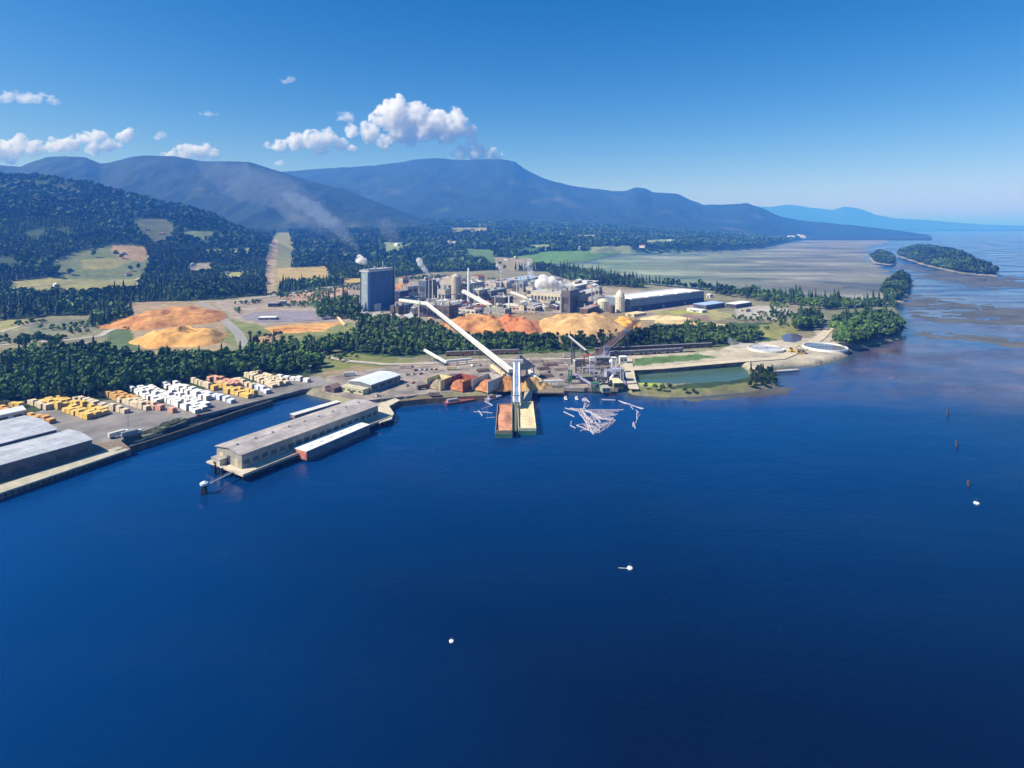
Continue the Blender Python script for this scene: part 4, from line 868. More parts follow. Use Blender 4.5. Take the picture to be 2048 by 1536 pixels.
# dome, chimneys and silos
def chimney(px, pyb, pyt, D, r, m, label, bands=False):
    b = WD(px, pyb, D); t = WD(px, pyt, D); o = thing('chimney', label, 'chimney', (b.x, b.y, GZ)); mb = MB(); mb.rod((b.x, b.y, GZ), t, r*1.15, r*.8, 10); mb.build('shaft', m, o)
    mb = MB(); mb.lathe(t-Vector((0, 0, .6)), [(r*.95, 0), (r*1.05, .2), (r*1.05, 1.0), (r*.6, 1.05)], 10); mb.build('rim', dark, o)
for a in ((937, 610, 535, 1030, 2.1, white, 'tall white chimney above the tiered building'), (787, 640, 534, 1030, 1.6, dark, 'tall dark chimney at the right edge of the blue tower'), (1002, 600, 548, 1150, 1.1, white2, 'slim pale chimney trailing a thin wisp of steam'),
          (722, 640, 527, 985, 1.3, dark, 'slim dark chimney at the left edge of the blue tower, puffing white'), (1066, 610, 566, 1120, 1.6, steel, 'grey chimney under the leaning blue-white plume'), (1130, 610, 574, 1000, 1.8, steel, 'stubby grey chimney feeding the big white cloud of steam'),
          (1184, 620, 570, 1010, 1.1, steel, 'thin grey chimney left of the silos'), (858, 610, 552, 990, 1.4, steel, 'grey chimney on the slate digester house'), (925, 600, 556, 1030, 1.0, brown, 'thin brown chimney beside the domed building'), (1018, 625, 590, 960, 1.2, white, 'short white standpipe beside the dark low building'),
          (1121, 628, 590, 970, 1.0, white2, 'thin white standpipe beside the tall dark block'), (838, 640, 596, 900, .9, white2, 'thin white standpipe in front of the plum building'), (865, 590, 560, 1060, .9, white2, 'thin white vent pipe behind the slate digester house')): chimney(*a)
def silo(px, py, r, h, m, label, cone=4., name='silo'):
    p = bz(px, py); o = thing(name, label, name, p); mb = MB(); mb.lathe(p, [(r, -.5), (r, h)], 16); mb.build('shell', m, o)
    mb = MB(); mb.lathe(p+Vector((0, 0, h+.02)), [(r+.3, 0), (r*.75, cone*.5), (r*.35, cone*.85), (r*.1, cone)], 16); mb.build('cap', m, o)
silom = mat('silo_cream', (.58, .53, .42), .6, .2, .3)
for a in ((1206, 622, 10, 17, silom, 'squat cream silo, the left one of the cream silos', 5), (1240, 624, 8, 26, silom, 'tall cream silo with pointed cap beside the dark warehouse', 12), (1252, 620, 6, 17, silom, 'slim cream silo right beside the pointed one', 7), (1224, 626, 5, 12, brown, 'small brown silo between the cream silos', 3),
          (955, 615, 6, 18, white, 'white round tank in front of the tiered building', 2), (1048, 616, 7, 12, white2, 'pale round tank left of the cream paper hall', 2), (880, 622, 5, 14, concrete, 'concrete round tank at the middle of the mill front', 2), (972, 620, 5, 10, white, 'small white tank at the foot of the thick conveyor', 2),
          (826, 628, 5, 10, white2, 'pale tank below the grey building at left', 2), (912, 606, 9, 50, mat('beige_clad', (1, 1, 1)), 'beige cylinder with dome rising out of the recovery building', 6), (1150, 606, 7, 14, silom, 'cream tank behind the drab grey block', 2), (1090, 622, 6, 8, silom, 'low cream tank in front of the cream paper hall', 1.5)): silo(*a)
pipe_pts = [((806, 606), (850, 612), 16), ((868, 622), (936, 624), 14), ((940, 620), (1010, 624), 10), ((1030, 622), (1118, 626), 9), ((1120, 600), (1180, 600), 22), ((880, 590), (930, 588), 30)]
for k, (a, b, z) in enumerate(pipe_pts):
    gallery(['pale pipe bridge beside the slate digester house', 'pale pipe bridge across the mill front over the concrete tank', 'pale pipe bridge left of the moss-grey shed', 'pale pipe bridge above the rose-beige shed', 'high pipe bridge behind the tall dark block', 'high pipe bridge from the digester house to the dome'][k], W(*a, z), W(*b, z), 1.6, 1.4, steel, white2, 4, name='pipe_bridge', cat='pipe bridge')
# big warehouse at the right with five white roof bays
Wa, Wb = bz(1262, 624), bz(1408, 604); wu_ = (Wb-Wa).normalized(); wv_ = Vector((-wu_.y, wu_.x, 0)); WL = (Wb-Wa).length
bw = building('warehouse', 'big blue-grey warehouse with white roof panels at the right end of the mill', Wa, WL, 62, 21, mat('bluewall', (.17, .21, .27), .6, .15, .08), mat('warehouse_roof', (.44, .45, .48), .6, .12, .1), 'flat', cat='warehouse', u=wu_, v=wv_, win=(0, 0), door=False)
mb = MB(); a = Wa-wv_*.12; mb.prism([a[:2], (a+wu_*WL)[:2], (a+wu_*WL+wv_*.1)[:2], (a+wv_*.1)[:2]], 4, 13); mb.build('lower_wall', mat('navywall', (.04, .05, .13), .6, .2, .1), bw)
for k in range(5): mb = MB(); a = Wa+wu_*(WL*(k+.08)/5)+wv_*2; mb.prism([p[:2] for p in quadfp(a, WL/5*.78, 40, wu_, wv_)], 25.56, 26.6); mb.build('roof_panel', white, bw)
for k in range(3): mb = MB(); a = Wa+wu_*(WL*(k*.3+.1))-wv_*.3; mb.prism([a[:2], (a+wu_*6)[:2], (a+wu_*6+wv_*.15)[:2], (a+wv_*.15)[:2]], 4, 9); mb.build('door', steel, bw)
for px, py, L, Wd, h, wm_, rm_, lab in ((1412, 620, 58, 26, 8, mat('violetwall', (.10, .09, .18), .6, .2, .2), blueroof, 'low store with light blue roof right of the big warehouse'), (1472, 617, 52, 20, 7, dark, white, 'low open store with white roof at the right end of the mill'), (1404, 626, 14, 30, 4, white2, white, 'small white office in front of the light blue roofed store'),
        (1492, 624, 14, 12, 4, tan, concrete, 'small tan hut in the stone yard at right'), (1420, 596, 10, 8, 7, white2, white, 'little white hut at the far corner of the big warehouse'), (1268, 634, 30, 18, 4, cream, chip_cream, 'low cream shed below the big warehouse wall')):
    building('store', lab, bz(px, py), L, Wd, h, wm_, rm_, 'flat', cat='building', u=wu_, v=wv_, win=(4, 1), winm=dark)
for px, py, L, Wd, h, wm_, rm_, lab in ((516, 641, 26, 14, 4, steel, white, 'white roofed log yard office beside the violet paving'), (656, 625, 20, 8, 4, steel, concrete, 'grey hut on the violet paving at its right end'), (536, 614, 18, 10, 6, dark, steel, 'dark log sorting shed left of blue tower'), (560, 612, 10, 8, 9, steel, white2, 'small steel sorting cabin in the log yard'), (668, 634, 22, 5, 3, tan, tan, 'narrow tan shed right in the log yard')):
    building('shed', lab, bz(px, py), L, Wd, h, wm_, rm_, 'flat', cat='shed', u=Vector((1, .1, 0)).normalized(), v=Vector((-.1, 1, 0)).normalized(), win=(3, 0), winm=dark)
gallery('slanting tan log chute at the right of log yard', W(665, 622, 9), W(690, 650, 5), 3, 2, chip_cream, None, 1)
# filler workshops between the named blocks, told apart by what they look like
fill_cols = [('white', white2), ('cream', cream), ('grey', steel), ('brown', brown), ('tan', tan), ('concrete', concrete), ('pink', mat('rosebeige', (1, 1, 1)))]
roofs_ = [('white', white), ('grey', mat('greyroof', (1, 1, 1))), ('pinkish', mat('roseroof', (1, 1, 1))), ('rusty', rust), ('pale green', mat('sageroof', (1, 1, 1)))]
near = [(805, 'near the foot of the blue tower'), (870, 'below the slate digester house'), (915, 'in front of the domed building'), (975, 'by the foot of thick white conveyor'), (1045, 'left of the cream paper hall'), (1105, 'in front of the cream paper hall'), (1180, 'left of cream silos')]
seen = set(); k = 0
while k < 84:
    px = random.uniform(800, 1200); py = random.choice((random.uniform(612, 628), random.uniform(572, 600))); (wn, wm_), (rn, rm_) = random.choice(fill_cols), random.choice(roofs_)
    nr = min(near, key=lambda q: abs(q[0]-px))[1]; sz = random.choice(('small', 'mid-sized')); back = 'back' if py < 605 else 'front'
    lab = '%s %s workshop, %s roof, %s row, %s' % (sz, wn, rn, back, nr)
    if lab in seen: continue
    seen.add(lab); k += 1; s_ = 1 if sz == 'small' else 1.6
    building('workshop', lab, bz(px, py), random.uniform(14, 24)*s_, random.uniform(9, 14)*s_, random.uniform(6, 12) if back == 'front' else random.uniform(14, 26), wm_, rm_, random.choice(('flat', 'gable')), cat='workshop', win=(random.randint(2, 4), random.randint(0, 2)), winm=dark, door=False, clutter=2)

# ------------------------------------------------------------------ treatment ponds at the point
def ring(px, py, r, label, wallm, fill, z=4.2, h=2.2):
    p = W(px, py, z); o = thing('clarifier', label, 'clarifier', p); mb = MB(); n = 40
    for i in range(n):
        a, b = 2*math.pi*i/n, 2*math.pi*(i+1)/n; q = [(p.x+rr*math.cos(t), p.y+rr*math.sin(t)) for rr, t in ((r, a), (r, b), (r-1, b), (r-1, a))]
        mb.prism(q, z-.5, z+h)
    mb.build('wall', wallm, o); mb = MB(); mb.lathe((p.x, p.y, z), [(r-1.02, 0), (r-1.02, h-.9)], n); mb.build('pool', fill, o)
    mb = MB(); mb.beam((p.x-r, p.y, z+h+.3), (p.x+r, p.y, z+h+.3), 1.2, .4); mb.build('bridge', steel, o)
    mb = MB(); mb.lathe((p.x, p.y, z), [(1.2, 0), (1.2, h+1)], 10); mb.build('pivot', steel, o)
pool = mat('clarifier_water', (.16, .17, .20), .15, .1, .3, spec=.5); foam = mat('foam_water', (.50, .50, .55), .3, .25, .15)
ring(1650, 696, 24, 'big round clarifier with white rim at the tip of the point', white, pool)
ring(1532, 699, 20, 'round clarifier with foaming water left of the yellow machine', white2, foam)
pnd = slab('settling_pond', [(1562, 672), (1575, 667), (1592, 667), (1604, 672), (1602, 680), (1588, 684), (1568, 682)], 4.5, 3, mat('violet_pond', (.09, .08, .14), .2, .2, .2), kind=None); tag(pnd, 'dark violet settling pond behind the yellow machine', 'pond')
p = W(1584, 704, 4.4); yl = mat('machine_yellow', (.62, .42, .05), .5, .15, .3); r = thing('excavator', 'yellow crane machine between the two round clarifiers', 'excavator', p)
mb = MB(); mb.box(p+Vector((0, 0, 1)), 7, 4, 2.4, .2); mb.build('body', yl, r); mb = MB(); mb.box(p+Vector((-1.6, -.6, 3.42)), 2.4, 2.2, 1.8, .2); mb.build('cab', glass, r)
for s in (-2.2, 2.2): mb = MB(); mb.box(p+Vector((0, s, 0)), 6.4, 1.1, 1.1, .2); mb.build('track', rubber, r)
mb = MB(); mb.beam(p+Vector((2, 0, 3)), p+Vector((8, .6, 8)), .8, 1.1); mb.beam(p+Vector((8, .6, 8)), p+Vector((12, .9, 4)), .6, .8); mb.build('boom', yl, r); mb = MB(); mb.box(p+Vector((12, .9, 2.8)), 1.4, 1.6, 1.3, .2); mb.build('bucket', dark, r)
building('pump_house', 'yellow-tan pump house beside the yellow crane machine', W(1594, 708, 4.3), 9, 8, 5, mat('ochre', (.50, .34, .12), .7, .2, .3), concrete, 'flat', cat='building', u=Vector((1, 0, 0)), v=Vector((0, 1, 0)), win=(2, 0))
jt = thing('jetty', 'low pale jetty along the water below the foaming clarifier', 'jetty', W(1555, 742, 1)); mb = MB(); a, b = W(1522, 744, 2), W(1596, 739, 2); mb.beam(a, b, 5, .7); mb.build('deck', concrete, jt); put_piles([tuple((a+(b-a)*i/12)[:2]) for i in range(13)], jt, 1.6)
# ------------------------------------------------------------------ rail cars and vehicles
def boxcar(m):
    t = thing('rail_car', None, 'rail car', (0, 0, 0)); mb = MB(); mb.box((0, 0, 1.1), 15.5, 2.9, 3.2); mb.build('body', m, t); mb = MB(); mb.box((0, 0, 4.32), 15.7, 3.05, .25); mb.build('roof', steel, t)
    for x in (-5.4, 5.4):
        mb = MB(); mb.box((x, 0, .45), 2.6, 2.1, .55)
        for dx in (-.85, .85): mb.rod((x+dx, -1.05, .46), (x+dx, 1.05, .46), .46, n=10)
        mb.build('bogie', rubber, t)
    return t
def train(pts, m, lab, grp, gap=16.6, skip=()):
    pr_ = None; c = [W(x, y, 4.75) for x, y in pts]; L = sum((c[i+1]-c[i]).length for i in range(len(c)-1)); s = 8
    while s < L-8:
        q = s; i = 0
        while q > (c[i+1]-c[i]).length: q -= (c[i+1]-c[i]).length; i += 1
        d = (c[i+1]-c[i]).normalized(); p = c[i]+d*q; an = math.atan2(d.y, d.x)
        if pr_ is None: pr_ = boxcar(m); o = pr_; o.location = p; o.rotation_euler = (0, 0, an); o['label'] = lab; o['group'] = grp
        else: dup(pr_, p, an)
        s += gap
    mb = MB()
    for off in (-.75, .75): 
        for i in range(len(c)-1): n_ = Vector((-(c[i+1]-c[i]).normalized().y, (c[i+1]-c[i]).normalized().x, 0))*off; mb.beam(c[i]+n_-Vector((0, 0, .1)), c[i+1]+n_-Vector((0, 0, .1)), .15, .2)
    for i in range(len(c)-1): mb.beam(c[i]-Vector((0, 0, .3)), c[i+1]-Vector((0, 0, .3)), 3.2, .2)
    tag(mb.build('railway_track', darkpile), 'railway track under the string of cars: '+lab.split(' in ')[-1], 'railway track')
train([(1190, 704), (1440, 692)], mat('car_brown', (.10, .055, .05), .7, .3, .3), 'dark brown rail car in the long string behind the log dock', 'rail cars of the dark string')
train([(1205, 712), (1390, 702)], mat('car_grey', (.16, .15, .18), .7, .3, .3), 'grey rail car in the string nearer the green field', 'rail cars of the grey string')
train([(892, 711), (1046, 706)], mat('car_rust', (.24, .11, .08), .7, .3, .3), 'rust brown rail car in the string behind the chip bins', 'rail cars of the rust string')
train([(1126, 715), (1182, 714)], mat('car_cream', (.55, .48, .40), .7, .15, .3), 'cream rail car in the short string left of the truss conveyor', 'rail cars of the cream string')
def car(m, L=4.6, hgt=1.45, name='parked_car'):
    t = thing(name, None, 'car', (0, 0, 0)); mb = MB(); w_ = 1.8
    prof = [(-L/2, .3), (L/2, .3), (L/2, .75), (L*.28, .88), (-L*.42, .9), (-L/2, .8)]
    k = len(mb.v)
    for s in (-w_/2, w_/2): mb.v += [Vector((x, s, z)) for x, z in prof]
    n = len(prof)
    for i in range(n): j = (i+1) % n; mb.f.append((i, j, n+j, n+i)); mb.m.append(0)
    mb.f.append(tuple(range(n))[::-1]); mb.f.append(tuple(range(n, 2*n))); mb.m += [0, 0]; mb.build('body', m, t)
    mb = MB(); b = [(-L*.38, -.8), (L*.2, -.8), (L*.2, .8), (-L*.38, .8)]; tp = [(-L*.3, -.66), (L*.05, -.66), (L*.05, .66), (-L*.3, .66)]
    mb.v = [Vector((x, y, .89)) for x, y in b]+[Vector((x, y, hgt)) for x, y in tp]; mb.f = [(0, 1, 5, 4), (1, 2, 6, 5), (2, 3, 7, 6), (3, 0, 4, 7), (4, 5, 6, 7)]; mb.m = [0]*5; mb.build('cabin', glass, t)
    for x in (-L*.32, L*.32):
        for y in (-.85, .85): mb = MB(); mb.rod((x, y-.1, .32), (x, y+.1, .32), .32, n=10); mb.build('wheel', rubber, t)
    return t
cm = {'white': white, 'dark blue': mat('car_blue', (.04, .07, .18), .3, .1, 1), 'red': mat('car_red', (.45, .05, .04), .3, .1, 1), 'black': mat('car_black', (.02, .02, .025), .3, .1, 1), 'silver': mat('car_silver', (.45, .47, .5), .3, .1, 1, metal=.5)}
cp = {}
CARS = [('black', 832, 741, 'in the car park row behind the cream bin'), ('white', 842, 740, 'in the car park row behind the cream bin'), ('dark blue', 852, 740, 'in the car park row behind the cream bin'), ('silver', 862, 739, 'in the car park row behind the cream bin'), ('red', 871, 739, 'in the car park row behind the cream bin'),
        ('white', 828, 749, 'at the front of the car park left of cream bin'), ('black', 842, 748, 'at the front of the car park left of cream bin'), ('silver', 815, 750, 'at the front of the car park left of cream bin'), ('dark blue', 803, 763, 'right beside the pale blue roofed shed'), ('white', 800, 756, 'right beside the pale blue roofed shed'),
        ('silver', 814, 772, 'on the open dock right of pale blue roofed shed'), ('red', 826, 766, 'on the open dock right of pale blue roofed shed'), ('red', 148, 868, 'alone at the corner of the big grey shed'), ('white', 756, 792, 'behind the dock shed at the pier root'), ('black', 1098, 744, 'alone on the dock right of the hopper'), ('dark blue', 1122, 750, 'between the hopper and the log dock'),
        ('white', 1136, 730, 'at the back of the dock beside the rail track'), ('white', 945, 732, 'behind the chip bins'), ('silver', 960, 731, 'behind the chip bins'), ('red', 398, 832, 'on the seaward edge of the lumber yard')]
for c, x, y, wh_ in CARS:
    p = W(x, y, 4.35); an = random.uniform(-.2, .2)+math.atan2(pu.y, pu.x); lab = '%s car parked %s' % (c, wh_)
    if c not in cp: o = cp[c] = car(cm[c]); o.location = p; o.rotation_euler = (0, 0, an); o['label'] = lab; o['group'] = 'cars parked around the dock'
    else: dup(cp[c], p, an, label=lab, group='cars parked around the dock')
def truck(label, px, py, an, cabm, boxm):
    p = W(px, py, 4.35); t = thing('truck', label, 'truck', p); u = Vector((math.cos(an), math.sin(an), 0)); mb = MB(); mb.box(p+u*5.2+Vector((0, 0, .9)), 2.4, 2.4, 2.2, an); mb.build('cab', cabm, t)
    mb = MB(); mb.box(p-u*1+Vector((0, 0, 1.1)), 9.6, 2.5, 2.8, an); mb.build('cargo_box', boxm, t); mb = MB(); mb.box(p+u*.6+Vector((0, 0, .75)), 12.4, 1.6, .32, an); mb.build('chassis', dark, t)
    v = Vector((-u.y, u.x, 0))
    for x in (-4.2, -3, 4.8):
        for s in (-1.1, 1.1): mb = MB(); c = p+u*x+v*s+Vector((0, 0, .5)); mb.rod(c-v*.15, c+v*.15, .5, n=10); mb.build('wheel', rubber, t)
for a in (('white box truck near the seaward edge of the lumber yard', 236, 873, 1.0, white, white2), ('grey box truck near the dark seawall at the yard corner', 262, 872, .9, white2, steel), ('green truck beside the hopper legs on the dock', 990, 768, 1.5, green, green), ('white truck on the road behind the pale blue roofed shed', 700, 752, .2, white, white2), ('rust truck on the dock between pier and bins', 846, 778, .6, rust, brown), ('white truck at the front of the chip bins', 905, 740, .1, white, chip_cream)): truck(*a)
for x, y, lab in ((300, 866, 'dark green pile of old timbers on the seawall below the yard'), (330, 852, 'olive scrap heap on the seawall edge of the yard'), (350, 846, 'second olive scrap heap on the seawall, right of the first')):
    p = W(x, y, 4.3); mb = MB()
    for i in range(26): q = p+Vector((random.uniform(-5, 5), random.uniform(-4, 4), .2+random.random()*1.2)); a = random.uniform(.7, 1.5); mb.beam(q, q+Vector((math.cos(a)*5, math.sin(a)*5, random.uniform(-.2, .5))), .6, .6)
    mb.box(p-Vector((0, 0, .5)), 11, 11, .9, .9); tag(mb.build('timber_pile', mat('old_timber', (.11, .12, .08) , .9, .35, .5)), lab, 'timber pile')
# light masts
for x, y, hh, lab in ((620, 782, 22, 'beside the little beach'), (505, 800, 20, 'on the seawall right of the lumber yard'), (795, 770, 20, 'right of the pale blue roofed shed'), (1110, 775, 18, 'on the finger dock'), (256, 862, 18, 'at the yard corner by the box trucks')):
    p = W(x, y, 4.2); t = thing('light_mast', 'thin steel light mast '+lab, 'light mast', p); mb = MB(); mb.rod(p, p+Vector((0, 0, hh)), .22, .12, 6); mb.build('pole', steel, t); mb = MB(); mb.box(p+Vector((0, 0, hh+.02)), 2.4, .5, .5); mb.build('lamp', white2, t)
# ------------------------------------------------------------------ buoys and piles in the bay
def buoy(px, py, s, label, boom=False):
    p = W(px, py, 0); t = thing('mooring_buoy', label, 'buoy', p); mb = MB(); mb.lathe(p+Vector((0, 0, -.5*s)), [(.4*s, 0), (1.2*s, .3*s), (1.25*s, .9*s), (.9*s, 1.2*s), (.3*s, 1.3*s)], 14); mb.build('float', mat('buoy_white', (.72, .76, .76), .5, .15, 1), t, smooth=False)
    mb = MB(); mb.rod(p+Vector((0, 0, .8*s)), p+Vector((0, 0, 2.1*s)), .12*s, n=6); mb.lathe(p+Vector((0, 0, 2.1*s)), [(.1*s, 0), (.35*s, .15*s), (.1*s, .4*s)], 8); mb.build('post', dark, t)
    if boom: mb = MB(); mb.rod(p+Vector((-1.2*s, 0, .05)), p+Vector((-5*s, .4, .05)), .13*s, n=6); mb.build('tether', white2, t)
buoy(1260, 1137, 1.0, 'round white mooring buoy alone in the dark middle of the bay', True); buoy(1953, 1007, 1.1, 'round white mooring buoy near the right edge of the bay'); buoy(903, 1283, .7, 'tiny white buoy far out in the near dark water')
for x, y, hh, lab in ((1937, 972, 3.2, 'brown timber piles just above the right hand buoy'), (1913, 893, 4, 'lone dark piles far right in the bay'), (1895, 830, 4.5, 'dark piles standing in the violet shallows at right')):
    p = W(x, y, 0); mb = MB()
    for i in range(3): mb.rod((p.x+math.cos(i*2.1)*.6, p.y+math.sin(i*2.1)*.6, -3), (p.x+math.cos(i*2.1)*.3, p.y+math.sin(i*2.1)*.3, hh), .32, n=6)
    mb.rod((p.x, p.y, hh-1), (p.x, p.y, hh-.6), .8, n=8); tag(mb.build('pile_cluster', mat('pile_brown', (.09, .06, .06), .9, .3, 1)), lab, 'mooring')
# ------------------------------------------------------------------ houses in the valley and on the hill
HS = [(205, 493, 'at the upper edge of the hillside field'), (252, 509, 'right of the lone trees in the hillside field'), (253, 553, 'at the lower right of the hillside field'), (298, 516, 'at the right edge of the hillside field'), (275, 574, 'in the trees below the hillside field'), (120, 574, 'by the gold strip under the hillside field'),
      (325, 498, 'in the forest right of the hillside field'), (375, 452, 'high on the forested hill'), (318, 470, 'in the bare patch high on the hill'), (296, 462, 'at the left of the bare patch on the hill'), (415, 506, 'at the thin yellow strip in the forest'), (390, 532, 'in the small grey clearing of the forest'), (452, 549, 'left in the small yellow clearing'), (484, 549, 'right in the small yellow clearing'),
      (580, 491, 'right of the cut strip through the forest'), (700, 497, 'beside the smoke in the forest'), (640, 488, 'in the forest right of the cut strip'), (800, 492, 'by the pale field behind the blue tower'), (903, 486, 'in the small pale clearing behind the mill'), (940, 460, 'in the long pale field of the valley'), (965, 461, 'at the right end of long pale valley field'),
      (1018, 520, 'at the left end of the green field'), (1035, 517, 'among the brown plots by the green field'), (1155, 498, 'at the back edge of the green field'), (1165, 499, 'second at the back edge of the green field'), (1208, 467, 'tall pale spot in the valley forest'), (1235, 470, 'in the valley forest right of the tall pale one'), (1290, 495, 'at the far shore of the flats, left'), (1345, 484, 'in the pale clearing above the flats'),
      (1580, 478, 'in the distant shore village, far left'), (1600, 474, 'in the distant shore village, left'), (1625, 472, 'in the distant shore village, middle'), (1640, 471, 'in the distant shore village, right of middle'), (1660, 470, 'in the distant shore village, far right'), (1612, 476, 'in the distant shore village, low by the water')]
for i, (x, y, wh_) in enumerate(HS):
    p = ray_ground(x, y); big = 1.25 if p.y < 2500 else 2.0 if p.y < 5500 else 5.
    wn, wm_ = [('white', white), ('cream', cream), ('pale grey', white2)][i % 3]; rn, rm_ = [('grey', mat('greyroof', (1, 1, 1))), ('red', mat('red_roof', (.30, .12, .09), .8, .2, .5)), ('pale', white2)][(i//2) % 3]
    an = random.uniform(0, 3); u_ = Vector((math.cos(an), math.sin(an), 0)); building('house', '%s house with %s roof %s' % (wn, rn, wh_), p, 14*big, 9*big, 4.5*big, wm_, rm_, 'gable', 2.4*big, cat='house', group='scattered valley houses', u=u_, v=Vector((-u_.y, u_.x, 0)), win=(3, 2) if p.y < 2500 else (0, 0), winm=dark, door=p.y < 2500)

# ---- more gear on the log dock and heaps of logs behind it
for a in (('slim dark crane mast at the left back of the log dock', 1146, 728, 3, 3, 17, dark, 6, None), ('grey portal frame between the dark frame and the violet tower', 1172, 754, 6, 5, 9, steel, 2, None), ('pale frame tower right of the violet machine house', 1228, 746, 4, 4, 15, white2, 5, None),
          ('dark low portal frame at the front of the log dock', 1206, 772, 10, 5, 7, dark, 2, None), ('green-grey mast over the left hut of the log dock', 1140, 768, 3, 3, 12, green, 4, None), ('violet cabin tower behind the wide grey frame', 1214, 726, 5, 5, 14, violet, 4, slate), ('thin pale mast at the right corner of the log dock', 1244, 770, 2.5, 2.5, 14, steel, 5, None), ('rusty portal frame at the root of the truss conveyor', 1176, 728, 8, 6, 9, rust, 2, None)):
    frame_tower(*a)
for k, (a, b, za, zb, lab) in enumerate((((1150, 748), (1186, 770), 12, 5, 'short violet log conveyor sloping to the ramp'), ((1206, 742), (1188, 776), 13, 4, 'steep grey log chute behind the green-grey frame'), ((1232, 744), (1212, 768), 11, 5, 'pale log conveyor between the right hand frames'), ((1150, 726), (1215, 730), 10, 9, 'long low log conveyor at the back of the dock'), ((1238, 734), (1250, 768), 9, 4, 'violet chute beside the right edge of log dock'))):
    gallery(lab, W(*a, za), W(*b, zb), 2, 1.6, (violet, steel, white2, brown, violet)[k], None, 2, truss=(k % 2 == 1))
def log_deck(px, py, n, L, lab, m, rz):
    p = W(px, py, 4.3); t = thing('log_deck', lab, 'log pile', p); c, s_ = math.cos(rz), math.sin(rz)
    for lay in range(3):
        mb = MB()
        for i in range(n-lay*2):
            o = (i-(n-lay*2)/2)*.95+random.uniform(-.2, .2); l_ = L*random.uniform(.42, .55); z = .45+lay*.8
            mb.rod(p+Vector((-s_*o-c*l_, c*o-s_*l_, z)), p+Vector((-s_*o+c*l_, c*o+s_*l_, z)), .44, .36, 6)
        mb.build('log_layer', m, t)
lb = mat('log_bark', (.17, .13, .12), .9, .35, .4); lp = mat('log_pink', (.34, .27, .25), .9, .25, .4)
for a in ((1100, 730, 12, 14, 'brown log deck right of the hopper, nearest the rail track', lb, .2), (1118, 738, 14, 13, 'pinkish log deck in the middle of the dock', lp, .3), (1092, 752, 11, 12, 'brown log deck beside the low white conveyor', lb, .1), (1110, 726, 10, 14, 'pinkish log deck at the back of the dock', lp, .15), (1126, 762, 12, 12, 'pinkish log deck at the left of the log dock sheds', lp, 1.3),
          (1072, 722, 14, 12, 'pinkish log deck at the back right of the hopper', lp, .1), (1086, 738, 9, 12, 'small brown log deck between the pinkish decks', lb, .4), (966, 742, 10, 12, 'brown log deck behind the chip bins', lb, .3), (905, 752, 9, 10, 'pinkish log deck by the front of cream bin', lp, .5), (770, 752, 12, 12, 'brown log deck behind the pale blue roofed shed', lb, .3), (812, 734, 12, 12, 'pinkish log deck on the grass edge left of car park', lp, .1), (868, 790, 8, 9, 'small brown log deck on the dock edge below the cream bin', lb, .1)):
    log_deck(*a)

for k, (px, py, hh, r_, m_, lab) in enumerate(((812, 622, 22, .9, steel, 'thin grey vent stack between the deep blue block and the plum building'), (876, 606, 34, 1.2, white2, 'pale vent stack at the right corner of the slate digester house'), (918, 618, 24, .8, dark, 'dark vent stack in front of the domed building'), (948, 612, 40, 1., steel, 'tall thin vent stack between the white chimney and the tiered building'), (966, 590, 38, 1.2, brown, 'brown stack behind the concrete walled building'), (990, 616, 20, .8, white2, 'pale vent stack at the front of the sage grey building'),
          (1034, 594, 32, 1.1, white2, 'pale stack left of the leaning steam plume'), (1052, 604, 24, .9, dark, 'dark vent stack beside the pale round tank'), (1096, 606, 36, 1.2, steel, 'grey stack in front of the white cloud of steam'), (1112, 600, 30, .9, white, 'white stack at the right of the white cloud of steam'), (1160, 604, 28, 1., brown, 'brown stack behind the drab grey block'), (1198, 606, 20, .8, white2, 'pale vent stack beside the squat silo'))):
    b = bz(px, py); chimney(px, py, HY+(H-4-hh)*F/b.y, b.y, r_, m_, lab)
for k, (px, py, w_, d_, hh, m_, lab) in enumerate(((842, 612, 8, 6, 24, steel, 'grey pipe rack tower beside the digester house'), (930, 606, 7, 6, 30, steel, 'grey lattice tower between the dome and the tiered building'), (1000, 606, 8, 6, 18, tan, 'tan pipe rack in front of sage grey building'), (1058, 612, 8, 7, 16, steel, 'grey pipe rack left of the cream hall'), (1132, 600, 8, 7, 30, white2, 'pale lattice tower behind the tall dark block'), (1172, 616, 7, 6, 18, steel, 'grey pipe rack left of the rose-beige gabled shed'))):
    frame_tower(lab, px, py, w_, d_, hh, m_, 4, None)
# ------------------------------------------------------------------ trees
def leafmat(name, c1, c2):
    m = bpy.data.materials.new(name); m.use_nodes = True; n = m.node_tree.nodes; l = m.node_tree.links; b = n['Principled BSDF']; b.inputs['Roughness'].default_value = .75; b.inputs['Specular IOR Level'].default_value = .15
    oi = n.new('ShaderNodeObjectInfo'); g = n.new('ShaderNodeTexCoord'); t = n.new('ShaderNodeTexNoise'); t.inputs['Scale'].default_value = .45; t.inputs['Detail'].default_value = 3; l.new(g.outputs['Object'], t.inputs['Vector'])
    a = n.new('ShaderNodeMath'); a.operation = 'MULTIPLY_ADD'; a.inputs[1].default_value = .7; l.new(oi.outputs['Random'], a.inputs[0]); l.new(t.outputs[0], a.inputs[2])
    mr = n.new('ShaderNodeMapRange'); mr.inputs[1].default_value = .35; mr.inputs[2].default_value = 1.15; l.new(a.outputs[0], mr.inputs[0])
    mx = n.new('ShaderNodeMix'); mx.data_type = 'RGBA'; mx.inputs[6].default_value = (*c1, 1); mx.inputs[7].default_value = (*c2, 1); l.new(mr.outputs[0], mx.inputs[0]); l.new(mx.outputs[2], b.inputs['Base Color']); return m
